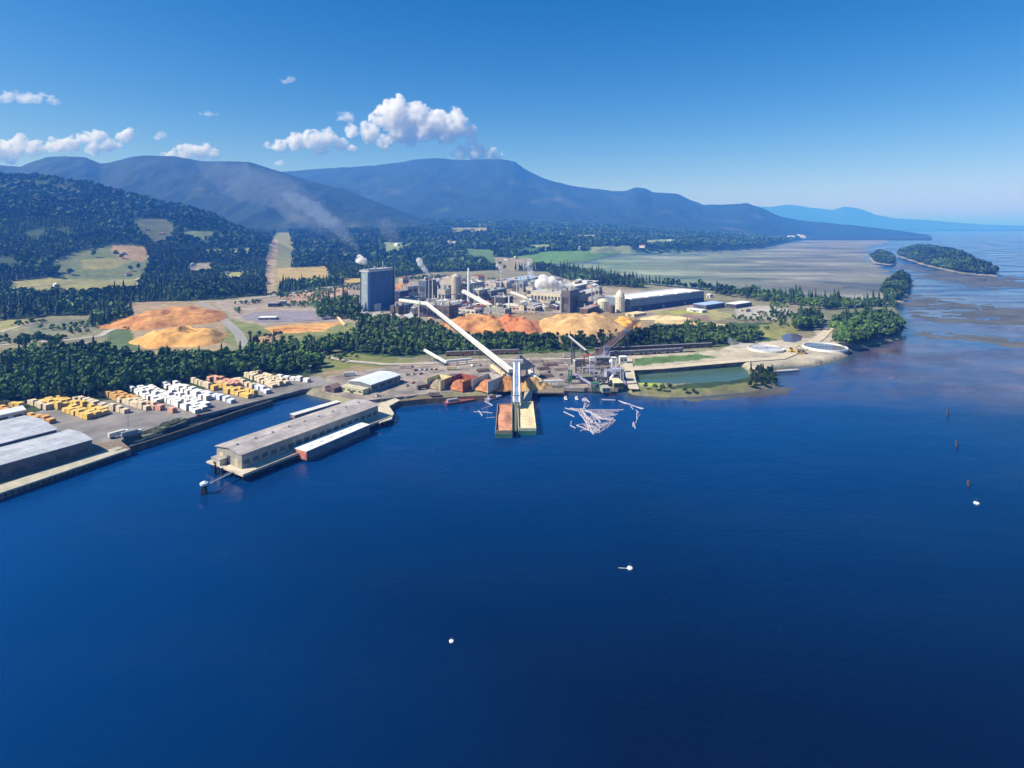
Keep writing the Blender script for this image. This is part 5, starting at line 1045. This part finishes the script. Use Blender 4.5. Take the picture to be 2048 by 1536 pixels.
leafA = leafmat('broad_leaves', (.032, .075, .022), (.095, .175, .045)); leafC = leafmat('needles', (.018, .042, .022), (.042, .080, .034)); bark = mat('bark_brown', (.09, .07, .05), .9, .3, 2)
def crown_arrays(nclump, nq, rx, rz, zc, qs, seed):
    r = np.random.default_rng(seed); V = []
    cs = []
    for i in range(nclump):
        d = r.normal(size=3); d /= np.linalg.norm(d); k = r.uniform(.45, .85); cs.append((d[0]*rx*k, d[1]*rx*k, zc+d[2]*rz*k, r.uniform(.32, .5)*rx))
    for i in range(nclump*nq):
        cx_, cy_, cz_, cr = cs[i % nclump]; d = r.normal(size=3); d /= np.linalg.norm(d); d[2] = abs(d[2])*.9 if r.random() < .7 else d[2]
        p = np.array((cx_, cy_, cz_))+d*cr*r.uniform(.8, 1.1); nn = d+r.normal(size=3)*.45; nn /= np.linalg.norm(nn)
        a = np.cross(nn, (0.3, .2, .9)); a /= np.linalg.norm(a); b = np.cross(nn, a); s = qs*r.uniform(.6, 1.3)
        V += [p-a*s-b*s*.7, p+a*s*.8-b*s, p+a*s+b*s*.8, p-a*s*.7+b*s]
    return np.array(V)
def conifer_arrays(tiers, br, hgt, rad, seed):
    r = np.random.default_rng(seed); V = []
    for t in range(tiers):
        f = t/tiers; z = hgt*(.16+.84*f); rr = rad*(1-f)**.85+.25
        for i in range(br):
            a = 6.283*(i+r.random()*.7)/br; q = rr*r.uniform(.75, 1.2); w_ = 6.283/br*.62; dz = hgt/tiers*r.uniform(1., 1.5); zz = z+r.uniform(-.3, .3)*hgt/tiers
            V += [(0, 0, zz+dz*.9), (math.cos(a-w_)*q*.7, math.sin(a-w_)*q*.7, zz), (math.cos(a)*q, math.sin(a)*q, zz-dz*.3), (math.cos(a+w_)*q*.7, math.sin(a+w_)*q*.7, zz)]
    return np.array(V)
def arr_mesh(name, V, m):
    me = bpy.data.meshes.new(name); n = len(V)//4; me.from_pydata([tuple(v) for v in V], [], [tuple(range(4*i, 4*i+4)) for i in range(n)]); me.materials.append(m); return me
def tree_proto(kind, seed):
    t = thing('broadleaf_tree' if kind == 'b' else 'conifer', None, 'tree', (0, 0, 0)); r = random.Random(seed); mb = MB()
    if kind == 'b':
        hgt = 6.5; V = crown_arrays(13, 22, 4.6+r.random(), 4.2+r.random(), 8.2, .95, seed)
        mb.rod((0, 0, -1), (.2, .1, 5), .38, .25); 
        for i in range(4): a = i*1.6+r.random(); mb.rod((.15, .08, 3.6+i*.4), (math.cos(a)*2.4, math.sin(a)*2.4, 8+r.random()), .17, .07, 5)
        core = crown_arrays(1, 26, 2.6, 2.6, 8.0, 1.7, seed+50)
        V = np.vstack([V, core])
    else: V = conifer_arrays(11, 8, 20, 3.4, seed); mb.rod((0, 0, -1), (0, 0, 18.5), .4, .08)
    me = arr_mesh('crown', V, leafA if kind == 'b' else leafC); o = bpy.data.objects.new('crown', me); COL.objects.link(o); o.parent = t; mb.build('trunk', bark, t); return t
def scatter(P, sp, zmax_jit=.45):      # points of a jittered ground grid inside a photo-pixel polygon of the ground plane
    Pw = [tuple(W(x, y, 4))[:2] for x, y in P]; x0 = min(p[0] for p in Pw); x1 = max(p[0] for p in Pw); y0 = min(p[1] for p in Pw); y1 = max(p[1] for p in Pw)
    gx, gy = np.meshgrid(np.arange(x0, x1, sp), np.arange(y0, y1, sp)); gx = gx.ravel()+RNG.uniform(-zmax_jit, zmax_jit, gx.size)*sp; gy = gy.ravel()+RNG.uniform(-zmax_jit, zmax_jit, gy.size)*sp
    k = inpoly(gx, gy, Pw); return np.stack([gx[k], gy[k]], 1)
BELTS = [ # polygon, spacing, conifer share, size, label for individuals
 ([(-250, 745), (0, 728), (60, 712), (200, 706), (300, 724), (420, 722), (500, 716), (560, 714), (620, 716), (650, 735), (600, 748), (500, 752), (420, 757), (330, 772), (260, 785), (200, 793), (100, 803), (40, 806), (-250, 850)], 7.6, .07, .92, 'the dense belt behind the lumber yard'),
 ([(600, 700), (700, 690), (720, 672), (800, 668), (860, 672), (905, 682), (1000, 680), (1100, 686), (1200, 686), (1260, 682), (1290, 668), (1400, 664), (1500, 668), (1525, 676), (1500, 686), (1450, 689), (1300, 690), (1150, 699), (1000, 703), (900, 706), (850, 712), (760, 712), (690, 706), (620, 712)], 8., .06, .86, 'the long belt between the chip piles and the rail cars'),
 ([(500, 698), (640, 690), (700, 676), (690, 700), (600, 716), (510, 714)], 10, .05, .9, 'the bushy slope below the log yard'),
 ([(1668, 690), (1700, 700), (1740, 700), (1800, 680), (1803, 655), (1770, 636), (1700, 652), (1655, 664), (1680, 680)], 8.4, .15, 1.2, 'the wooded point beyond the clarifiers'),
 ([(1585, 664), (1640, 660), (1642, 642), (1620, 632), (1590, 645)], 8.4, .1, 1.2, 'the round grove left of the wooded point'),
 ([(1545, 606), (1600, 612), (1640, 620), (1700, 618), (1760, 614), (1800, 618), (1800, 608), (1700, 610), (1640, 607), (1550, 599)], 11, .3, 1., 'the tree row along the edge of the tidal flats'),
 ([(640, 640), (715, 640), (722, 618), (700, 604), (650, 612), (636, 625)], 10, .2, 1.1, 'the grove left of the blue tower'),
 ([(1095, 548), (1130, 544), (1280, 571), (1292, 578), (1200, 572), (1130, 560)], 11, .5, 1.2, 'the dark row between the mill and the flats'),
 ([(1420, 584), (1540, 598), (1538, 606), (1430, 590)], 12, .3, 1., 'the tree row behind the stores'),
 ([(1500, 738), (1552, 738), (1552, 770), (1495, 774), (1500, 752)], 5, .1, .42, 'the scrubby spit right of the basin'),
 ([(1270, 782), (1330, 786), (1400, 786), (1400, 779), (1285, 776)], 9, 0, .4, 'the low spit in front of the basin'),
 ([(180, 655), (225, 650), (262, 645), (262, 632), (190, 640)], 11, .5, 1.2, 'the dark corner left of the orange piles'),
 ([(720, 640), (860, 652), (900, 672), (850, 676), (790, 660), (716, 664)], 11, .1, .9, 'the bushes below the mill foot'),
]
inst = []                                        # x, y, z, scale, kind, belt, tone
for bi, (P, sp, cs, sz, lab) in enumerate(BELTS):
    pts = scatter(P, sp)
    hh = land_z(pts[:, 0], pts[:, 1]) if len(pts) else []
    for (x, y), z in zip(pts, hh):
        if z < 1.5: continue
        k = 'c' if random.random() < cs else 'b'; inst.append((x, y, z, sz*random.uniform(.75, 1.3)*(1.1 if k == 'c' else 1), k, bi))
LONE = [(243, 517), (232, 514), (187, 514), (262, 542), (275, 540), (115, 545), (140, 550), (60, 548), (1662, 610), (1600, 606), (1785, 606), (560, 600), (1390, 596), (80, 690), (46, 700), (110, 700), (1010, 540), (1000, 530)]
# distant forest points
def far_pts(d0, d1, sp):
    gy = np.arange(d0, d1, sp); out = []
    for y in gy:
        xs = np.arange((-640-1024)/F*y, (1760-1024)/F*y, sp); out.append(np.stack([xs+RNG.uniform(-.5, .5, xs.size)*sp, np.full(xs.size, y)+RNG.uniform(-.5, .5, xs.size)*sp], 1))
    p = np.vstack(out); X, Y = p[:, 0], p[:, 1]; Z = land_h(X, Y); px, py = project(X, Y, Z)
    k = (py > 335) & (sdist(X, Y, COASTW) > 12) & (px > -500) & (px < 1760); X, Y, Z, px, py = X[k], Y[k], Z[k], px[k], py[k]
    sc_ = Y/F; jx = (fbm(X/14, Y/14, 3, 21)-.5)*26/sc_*.6; jy = (fbm(X/14+9, Y/14, 3, 33)-.5)*9/sc_*.35; free = np.ones(len(X), bool)
    for P, c in ZONES: free &= ~inpoly(px+jx, py+jy, P)
    n = fbm(X/130, Y/130, 3, 55); free &= (n > .31) | (Y < 1300)
    return X[free], Y[free], Z[free]
tone = lambda X, Y: fbm(X/110, Y/110, 4, 71)
protoB = [tree_proto('b', s) for s in range(6)]; protoC = [tree_proto('c', s) for s in range(4)]
used = {}
def place(o_list, x, y, z, s, lab, grp):
    i = random.randrange(len(o_list)); p = o_list[i]; rz = random.uniform(0, 6.28); sc3 = (s*random.uniform(.9, 1.15), s*random.uniform(.9, 1.15), s*random.uniform(.85, 1.25))
    if id(p) not in used: used[id(p)] = 1; p.location = (x, y, z); p.rotation_euler = (0, 0, rz); p.scale = sc3; p['label'] = lab; p['group'] = grp; return
    dup(p, (x, y, z), rz, sc3, lab, grp)
inst.sort(key=lambda q: q[1]/q[3]); nb = nc = 0; rest = []
for q in inst:
    x, y, z, s, k, bi = q; nm = BELTS[bi][4]; 
    if k == 'b' and nb < 285: nb += 1; place(protoB, x, y, z, s, 'green broadleaf tree in '+nm, 'broadleaf trees in '+nm)
    elif k == 'c' and nc < 150: nc += 1; place(protoC, x, y, z, s, 'dark conifer in '+nm, 'conifers in '+nm)
    else: rest.append(q)
lone_lab = ['dark tree in the middle of the hillside field, left of house', 'second dark tree in the middle of the hillside field', 'tree at the left in the hillside field', 'dark tree low at the right of the hillside field', 'tree rightmost low in the hillside field', 'tree at the left end of the hillside field', 'tree at the lower left end of hillside field',
            'tree left of the hillside field above the gold strip', 'round lone tree by the flats left of the wooded point', 'tree at the right end of the stone yard', 'tree at the neck of the island spit', 'lone tree above the log yard', 'tree behind the big warehouse', 'lone tree beside the gravel road at left', 'lone tree at far left below the gravel road', 'lone tree in the dry grass left of the orange piles', 'tree at the brown plots behind the mill', 'tree left of the green field']
for (x, y), lb in zip(LONE, lone_lab): p = ray_ground(x, y); place(protoB, p.x, p.y, p.z-.2, 1.3, lb, 'lone trees')

# everything beyond the nearest trees: merged woods
def merge(protos_, pts, cols_v, name):
    """pts rows: x y z s"""
    Vs = []; Cs = []; k = RNG.integers(0, len(protos_), len(pts)); 
    for i, Pv in enumerate(protos_):
        s = np.where(k == i)[0]; 
        if not len(s): continue
        a = RNG.uniform(0, 6.283, len(s)); ca, sa = np.cos(a)[:, None], np.sin(a)[:, None]; sc_ = pts[s, 3][:, None]; zs = RNG.uniform(.85, 1.25, len(s))[:, None]
        x = (Pv[None, :, 0]*ca-Pv[None, :, 1]*sa)*sc_+pts[s, 0][:, None]; y = (Pv[None, :, 0]*sa+Pv[None, :, 1]*ca)*sc_+pts[s, 1][:, None]; z = Pv[None, :, 2]*sc_*zs+pts[s, 2][:, None]
        Vs.append(np.stack([x, y, z], 2).reshape(-1, 3)); c = np.repeat(cols_v[s], len(Pv), 0); q = np.repeat(RNG.uniform(.82, 1.18, len(c)//4), 4)[:, None]; Cs.append(c*q)
    V = np.vstack(Vs); C = np.vstack(Cs); Q = np.arange(len(V)).reshape(-1, 4)
    o = np_mesh(name, V, Q, forest_m, C, smooth=False); return tag(o, kind='stuff')
forest_m = attr_mat('forest_leaves', rough=.75, nscale=.3, amt=.25, bump=0, spec=.15)
def tree_cols(n, X, Y, con):
    t = tone(X, Y)[:, None]; r = RNG.uniform(0, 1, (n, 1)); b = np.array((.032, .075, .022))*(1-r)+np.array((.09, .165, .042))*r; c = np.array((.018, .042, .022))*(1-r)+np.array((.042, .080, .034))*r
    m = con[:, None]; t = np.clip((t-.32)/.36, 0, 1); return (c*m+b*(1-m))*(.42+.85*t)*(1-.25*((X < -600) & (Y > 1200)))[:, None]+t*(1-m)*np.array((.022, .022, 0))
midB = [crown_arrays(9, 9, 4.8, 4.4, 7.8, 1.35, s) for s in range(5)]; midC = [conifer_arrays(7, 6, 20, 3.6, s) for s in range(4)]
farB = [crown_arrays(5, 4, 4.6, 4.4, 7, 2.3, s) for s in range(4)]; farC = [conifer_arrays(4, 4, 19, 3.8, s) for s in range(4)]
vfB = [crown_arrays(4, 3, 7.5, 5.5, 7, 4.2, s) for s in range(4)]
for kind, PR in (('b', midB), ('c', midC)):
    a = np.array([q[:4] for q in rest if q[4] == kind]); con = np.full(len(a), float(kind == 'c'))
    if len(a): merge(PR, a, tree_cols(len(a), a[:, 0], a[:, 1], con), 'woodland')
X, Y, Z = far_pts(820, 2100, 11.5); con = (fbm(X/90, Y/90, 3, 31)+RNG.uniform(-.12, .12, len(X)) > .60).astype(float)
for c, PR in ((1., farC), (0., farB)):
    s = con == c; a = np.stack([X[s], Y[s], Z[s], RNG.uniform(.85, 1.45, s.sum())], 1); merge(PR, a, tree_cols(len(a), a[:, 0], a[:, 1], con[s]), 'forest')
X, Y, Z = far_pts(2100, 6200, 21); a = np.stack([X, Y, Z, RNG.uniform(.9, 1.7, len(X))], 1); con = RNG.uniform(.2, 1, len(X)); merge(vfB, a, tree_cols(len(a), X, Y, con), 'forest')
# ------------------------------------------------------------------ wooded islands off the point
ISL = [([(1795, 512), (1850, 530), (1900, 542), (1940, 549), (1992, 552), (1990, 545), (1950, 528), (1925, 512), (1880, 503), (1820, 500)], 14, 1.7),
       ([(1740, 516), (1750, 526), (1780, 530), (1792, 526), (1785, 512), (1755, 506)], 8, 1.25), ([(1762, 590), (1775, 602), (1800, 604), (1822, 572), (1818, 558), (1795, 556), (1772, 575)], 8, 1.3)]
for P, hh, sz in ISL:
    Pw = [tuple(W(x, y, 0))[:2] for x, y in P]; x0 = min(p[0] for p in Pw)-25; x1 = max(p[0] for p in Pw)+25; y0 = min(p[1] for p in Pw)-25; y1 = max(p[1] for p in Pw)+25
    cx_ = np.linspace(x0, x1, 60); cy_ = np.linspace(y0, y1, 60); A, B = np.meshgrid(cx_, cy_); i = np.arange(3600).reshape(60, 60); Q = np.stack([i[:-1, :-1], i[:-1, 1:], i[1:, 1:], i[1:, :-1]], -1).reshape(-1, 4); A, B = A.ravel(), B.ravel()
    f = lambda a, b: np.clip(1.2+np.minimum(sdist(a, b, Pw)*.22, hh), -1, hh)
    z = f(A, B); tag(np_mesh('ground', np.stack([A, B, z], 1), Q, GM, np.where(z[:, None] > 2.2, np.array(FLOOR), np.array((.26, .24, .19)))), kind='structure')
    gx, gy = np.meshgrid(np.arange(x0, x1, 11), np.arange(y0, y1, 11)); gx = gx.ravel()+RNG.uniform(-5, 5, gx.size); gy = gy.ravel()+RNG.uniform(-5, 5, gy.size); s = sdist(gx, gy, Pw) > 2; gx, gy = gx[s], gy[s]
    a = np.stack([gx, gy, f(gx, gy)-.5, RNG.uniform(.8, 1.25, len(gx))*sz], 1); merge(midB, a, tree_cols(len(a), gx, gy, np.full(len(gx), .6)), 'woodland')
# scrub between the mill, the piles and the roads
SC = [(440, 600), (720, 568), (860, 552), (1280, 575), (1560, 602), (1600, 640), (1560, 690), (1260, 700), (860, 715), (640, 730), (500, 705), (200, 690), (-100, 690), (-100, 650), (200, 640), (262, 650)]
p = scatter(SC, 9); n = fbm(p[:, 0]/45, p[:, 1]/45, 3, 101); px, py = project(p[:, 0], p[:, 1], 0*p[:, 0]+4)
k = (n > .53) & ~inpoly(px, py, [(480, 615), (700, 615), (700, 670), (480, 670)]) & ~inpoly(px, py, [(720, 560), (1540, 560), (1540, 625), (1290, 660), (880, 690), (880, 640), (720, 640)]) & ~inpoly(px, py, [(250, 590), (450, 590), (510, 705), (280, 705)]) & ~inpoly(px, py, [(1430, 670), (1660, 650), (1700, 720), (1430, 720)])
p = p[k]; a = np.stack([p[:, 0], p[:, 1], np.full(len(p), 3.7), RNG.uniform(.25, .6, len(p))], 1); merge(midB, a, tree_cols(len(a), p[:, 0], p[:, 1], np.zeros(len(p)))*1.2, 'shrubs')
# ------------------------------------------------------------------ steam, smoke and clouds (volumes bounded by lumpy hulls)
from mathutils import noise as mnoise
def volmat(name, col, dens, aniso=.2):
    m = bpy.data.materials.new(name); m.use_nodes = True; n = m.node_tree.nodes; n.remove(n['Principled BSDF']); v = n.new('ShaderNodeVolumePrincipled')
    v.inputs['Color'].default_value = (*col, 1); v.inputs['Density'].default_value = dens; v.inputs['Anisotropy'].default_value = aniso; m.node_tree.links.new(v.outputs[0], n['Material Output'].inputs['Volume']); return m
def blob(name, balls, m, voxel, amp, freq, parent=None, flat=1.):
    """balls: (centre, radius); returns one lumpy closed hull round them"""
    import bmesh
    bm = bmesh.new(); O = sum((b[0] for b in balls), Vector())/len(balls)
    for c, r in balls:
        k = len(bm.verts); bmesh.ops.create_icosphere(bm, subdivisions=3, radius=r); bm.verts.ensure_lookup_table()
        for v in bm.verts[k:]: v.co.z *= flat; v.co += c-O
    me = bpy.data.meshes.new(name); bm.to_mesh(me); bm.free(); o = bpy.data.objects.new(name, me); COL.objects.link(o)
    md = o.modifiers.new('r', 'REMESH'); md.mode = 'VOXEL'; md.voxel_size = voxel; dg = bpy.context.evaluated_depsgraph_get(); m2 = bpy.data.meshes.new_from_object(o.evaluated_get(dg)); o.modifiers.clear(); o.data = m2; m2.name = name
    ns = [v.normal.copy() for v in m2.vertices]
    for v, nn in zip(m2.vertices, ns):
        q = (v.co+O)*freq; d = abs(mnoise.noise(q))*1.2+abs(mnoise.noise(q*2.3))*.6+abs(mnoise.noise(q*5.1))*.3; v.co += nn*amp*(d-.5)
    m2.materials.clear(); m2.materials.append(m); o.location = O
    if parent is not None: o.parent = parent; o.location = O-Vector(parent['_o'])
    return o

def wispy(name, dens):
    m = volmat(name, (1, 1, 1), dens, 0.); n = m.node_tree.nodes; l = m.node_tree.links; v = [q for q in n if q.type == 'PRINCIPLED_VOLUME'][0]
    t = n.new('ShaderNodeTexNoise'); t.inputs['Scale'].default_value = .0055; t.inputs['Detail'].default_value = 5; t.inputs['Roughness'].default_value = .62; tc = n.new('ShaderNodeTexCoord'); l.new(tc.outputs['Object'], t.inputs['Vector'])
    mr = n.new('ShaderNodeMapRange'); mr.inputs[1].default_value = .40; mr.inputs[2].default_value = .62; mr.inputs[3].default_value = 0; mr.inputs[4].default_value = dens; l.new(t.outputs[0], mr.inputs[0]); l.new(mr.outputs[0], v.inputs['Density'])
    return m
def wispy_s(name, col, dens, sc_):
    m = wispy(name, dens); [q for q in m.node_tree.nodes if q.type == 'TEX_NOISE'][0].inputs['Scale'].default_value = sc_; [q for q in m.node_tree.nodes if q.type == 'PRINCIPLED_VOLUME'][0].inputs['Color'].default_value = (*col, 1); return m
cloud_v = wispy('cloud_mist', .014); cloud_t = wispy('cloud_thin', .006)
steam_d = wispy_s('steam_dense', (1, 1, 1), .6, .11); steam_m = wispy_s('steam_mid', (.97, .98, 1), .3, .16)
steam_t = wispy_s('steam_thin', (.88, .92, 1), .09, .12)
def puff(label, pts, D, m, cat='steam'):
    b = [(WD(x, y, D), 1.2*r*D/F) for x, y, r in pts]; r = min(q[1] for q in b); o = blob('steam_plume', b, m, max(.6, r*.22), r*.5, .35/r); return tag(o, label, cat)
puff('dense white puff of steam at the top of the blue tower chimney', [(722, 519, 6), (716, 521, 5), (728, 522, 6), (718, 513, 4), (723, 524, 5)], 985, steam_d)
puff('white streak of steam blowing left from the slate digester house', [(860, 551, 3.4), (856, 547, 4), (851, 541, 4.5), (846, 534, 5), (841, 527, 5.5), (838, 521, 5)], 990, steam_m)
puff('thin curl of steam above the slim pale chimney', [(1002, 547, 2), (1003, 541, 2.6), (999, 535, 3.2), (994, 531, 3)], 1150, steam_m)
puff('leaning blue-white steam plume above the grey mill roofs', [(1068, 568, 3), (1067, 562, 4), (1065, 556, 5), (1063, 550, 5.5), (1061, 544, 6), (1059, 538, 6.5), (1057, 532, 7), (1056, 526, 6.5), (1060, 522, 5)], 1120, steam_t)
puff('big bright white cloud of steam lying over the mill roofs', [(1126, 575, 5), (1118, 571, 8), (1108, 568, 9), (1098, 566, 10), (1088, 563, 11), (1080, 568, 9), (1085, 557, 8), (1103, 561, 8), (1075, 572, 5)], 1000, steam_d)
puff('white spray drifting over the foaming clarifier', [(1502, 704, 9), (1490, 698, 9), (1478, 692, 8), (1468, 687, 7), (1460, 682, 5), (1515, 708, 7)], 690, steam_t)
puff('faint blue wisp of steam low over the blue-grey roof', [(1035, 566, 8), (1050, 564, 9), (1022, 568, 7), (1062, 570, 7)], 1130, volmat('steam_blue', (.5, .68, 1), .008))
for a in (('low white steam between the digester house and the domed building', [(893, 576, 3), (888, 570, 4), (882, 565, 4.5), (876, 560, 4)], 1010, steam_m), ('small white steam wisp above the sage grey long building', [(985, 574, 2.5), (981, 569, 3.2), (976, 565, 3.5)], 1040, steam_m),
          ('small white steam wisp at the tall dark tower block', [(1146, 573, 2.5), (1142, 568, 3.4), (1136, 564, 4), (1130, 561, 3.5)], 990, steam_m), ('low drifting steam in front of the white chimney', [(945, 590, 3), (938, 586, 4), (930, 583, 4)], 960, steam_t)): puff(*a)
# smoke trail of the tower chimney: a widening tube
def tube(name, path, D, m, parent, seed):
    P = [(WD(x, y, D+i*30), r*D/F) for i, (x, y, r) in enumerate(path)]; pts = []
    for i in range(len(P)-1):
        for k in range(6): t = k/6; t2 = t*t*(3-2*t)*.3+t*.7; pts.append((P[i][0].lerp(P[i+1][0], t), P[i][1]*(1-t2)+P[i+1][1]*t2))
    pts.append(P[-1]); mb = MB(); n = 28
    for j, (c, r) in enumerate(pts):
        d = (pts[min(j+1, len(pts)-1)][0]-pts[max(j-1, 0)][0]).normalized(); x = Vector((0, 1, 0)); y = d.cross(x).normalized()
        for i in range(n):
            a = 2*math.pi*i/n; q = c+x*math.cos(a)*r*.8+y*math.sin(a)*r; e = 1+.55*mnoise.noise(q*(1.1/max(r, 8))+Vector((seed, 0, 0)))+.2*mnoise.noise(q*(3/max(r, 8))); mb.v.append(c+(q-c)*e)
    for j in range(len(pts)-1):
        for i in range(n): i2 = (i+1) % n; mb.f.append((j*n+i, j*n+i2, (j+1)*n+i2, (j+1)*n+i)); mb.m.append(0)
    mb.f.append(tuple(range(n))[::-1]); mb.f.append(tuple(range((len(pts)-1)*n, len(pts)*n))); mb.m += [0, 0]; return mb.build(name, m, parent, smooth=True)
sm = thing('smoke_plume', 'long faint blue-white smoke trail drifting left from the blue tower chimney', 'smoke', WD(720, 525, 985))
tube('plume_core', [(719, 510, 2.5), (715, 498, 5), (706, 484, 8), (692, 470, 13), (672, 452, 16), (645, 432, 20), (610, 410, 20), (575, 392, 14), (555, 384, 1)], 985, volmat('smoke_near', (.60, .74, 1), .0066), sm, 3)
tube('plume_veil', [(712, 500, 4), (690, 476, 14), (660, 448, 28), (620, 420, 36), (570, 395, 44), (510, 372, 48), (455, 352, 38), (410, 335, 20), (385, 322, 1)], 1000, volmat('smoke_far', (.75, .83, 1), .0016), sm, 9)
tube('plume_haze', [(800, 500, 3), (795, 485, 10), (785, 468, 18), (770, 450, 20), (750, 435, 1)], 1080, volmat('smoke_back', (.75, .83, 1), .0028), sm, 5)
CL = [('largest heaped white cloud above the big central mountain', [(790, 227, 24), (762, 234, 16), (830, 234, 22), (872, 247, 24), (912, 250, 22), (942, 264, 13), (850, 262, 20), (800, 262, 20), (740, 266, 17), (706, 264, 12), (770, 285, 14), (822, 284, 11), (895, 272, 16)], 0, 1.),
      ('broad white cloud left of the largest one, low over the saddle', [(560, 291, 11), (590, 285, 14), (625, 278, 16), (655, 275, 15), (682, 290, 12), (640, 296, 13), (702, 299, 8), (535, 291, 6)], 0, 1.),
      ('small round cloud just left above the largest one', [(692, 233, 10), (680, 236, 6), (704, 238, 6)], 1, .8),
      ('white cloud peeking out behind the top of the central mountain', [(950, 302, 17), (922, 308, 12), (980, 309, 11), (1000, 313, 6)], 0, 1.),
      ('long row of white cloud above the left mountain', [(0, 298, 18), (40, 292, 15), (72, 300, 14), (110, 292, 14), (140, 290, 14), (170, 277, 10), (196, 275, 12), (222, 290, 11), (250, 274, 11), (264, 269, 7), (190, 297, 13), (20, 313, 14), (-40, 300, 20)], 0, .95),
      ('white cloud resting on the ridge of the left mountain', [(350, 308, 9), (375, 301, 13), (402, 304, 12), (425, 309, 9), (330, 311, 6)], 0, 1.),
      ('thin flat cloud high at the left edge of the sky', [(12, 196, 11), (42, 195, 14), (72, 198, 12), (98, 202, 8), (116, 205, 4), (-20, 198, 12)], 1, .6),
      ('tiny faint cloud high in the middle of the sky', [(568, 162, 6), (582, 161, 7)], 1, .7), ('faint streak of cloud between the high flat cloud and the largest one', [(405, 228, 5), (418, 228, 6), (432, 229, 5)], 1, .5),
      ('tiny faint cloud above the gap in the left cloud row', [(312, 275, 6), (325, 269, 7)], 1, .9), ('faint small cloud low in the saddle of the mountains', [(555, 326, 6), (568, 327, 5)], 1, .6)]
for lab, bl, th, fl_ in CL:
    xs = []
    for x, y, r in bl:
        xs.append((x, y, r*1.22))
        for q in range(5): t = random.uniform(0, 6.28); rr = r*random.uniform(.35, .62); xs.append((x+math.cos(t)*r*1.25, y+math.sin(t)*r*(1.1 if math.sin(t) < 0 else .55), rr))
    bl = xs
    D = 13500.; o = blob('cloud', [(WD(x, y, D)+Vector((0, random.uniform(-60, 60), 0)), r*D/F) for x, y, r in bl], cloud_t if th else cloud_v, 24, 95, .0048, flat=fl_); tag(o, lab, 'cloud')
# ------------------------------------------------------------------ air, sky, sun, camera
SUN_AZ, SUN_EL = math.radians(255), math.radians(44)      # compass angle clockwise from +Y: the sun stands to the left, a little behind us
mb = MB(); mb.prism([(-160000, -9000), (160000, -9000), (160000, 170000), (-160000, 170000)], -8, 1120)
hz = bpy.data.materials.new('haze_air'); hz.use_nodes = True; n = hz.node_tree.nodes; n.remove(n['Principled BSDF'])
pv = n.new('ShaderNodeVolumePrincipled'); pv.inputs['Color'].default_value = (.062, .29, 1.0, 1); pv.inputs['Absorption Color'].default_value = (.78, .76, 1, 1); pv.inputs['Density'].default_value = 1.22e-4
pv.inputs['Anisotropy'].default_value = .0
hz.node_tree.links.new(pv.outputs[0], n['Material Output'].inputs['Volume'])
tag(mb.build('haze', hz, origin=(0, 0, 0)), kind='stuff')

w = bpy.data.worlds.new('World'); sc.world = w; w.use_nodes = True; n = w.node_tree.nodes; l = w.node_tree.links
bg = n['Background']; bg.inputs['Strength'].default_value = .06
sky = n.new('ShaderNodeTexSky'); sky.sky_type = 'NISHITA'; sky.sun_disc = False; sky.sun_elevation = SUN_EL; sky.sun_rotation = SUN_AZ
sky.altitude = 100; sky.air_density = 1.0; sky.dust_density = .6; sky.ozone_density = 2.5
tc = n.new('ShaderNodeTexCoord'); sx = n.new('ShaderNodeSeparateXYZ'); cx = n.new('ShaderNodeCombineXYZ'); mx = n.new('ShaderNodeMath'); mx.operation = 'MAXIMUM'; mx.inputs[1].default_value = .004
l.new(tc.outputs['Generated'], sx.inputs[0]); l.new(sx.outputs[0], cx.inputs[0]); l.new(sx.outputs[1], cx.inputs[1]); l.new(sx.outputs[2], mx.inputs[0]); l.new(mx.outputs[0], cx.inputs[2])
l.new(cx.outputs[0], sky.inputs[0])
hs = n.new('ShaderNodeHueSaturation'); hs.inputs['Saturation'].default_value = 1.5; hs.inputs['Hue'].default_value = .508; l.new(sky.outputs[0], hs.inputs['Color']); l.new(hs.outputs[0], bg.inputs['Color'])
sd_ = Vector((math.sin(SUN_AZ)*math.cos(SUN_EL), math.cos(SUN_AZ)*math.cos(SUN_EL), math.sin(SUN_EL)))
sl = bpy.data.lights.new('sun', 'SUN'); sl.energy = 4.2; sl.angle = math.radians(.5); sl.color = (1, .95, .87)
so = bpy.data.objects.new('sun', sl); COL.objects.link(so); so.rotation_euler = sd_.to_track_quat('Z', 'Y').to_euler(); so.location = sd_*5000
cam = bpy.data.cameras.new('camera'); co = bpy.data.objects.new('camera', cam); COL.objects.link(co); sc.camera = co
co.location = (0, 0, H); co.rotation_euler = (math.pi/2, 0, 0); cam.sensor_width = 36; cam.lens = 36*F/2048
cam.shift_y = -(768-HY)/2048; cam.clip_start = 1; cam.clip_end = 400000
sc.render.engine = 'CYCLES'; sc.view_settings.view_transform = 'Standard'; sc.view_settings.look = 'None'; sc.view_settings.exposure = .84; sc.view_settings.gamma = 1
sc.cycles.volume_bounces = 6; sc.cycles.max_bounces = 8; sc.cycles.diffuse_bounces = 2; sc.cycles.glossy_bounces = 2; sc.cycles.transparent_max_bounces = 16
sc.cycles.use_denoising = True
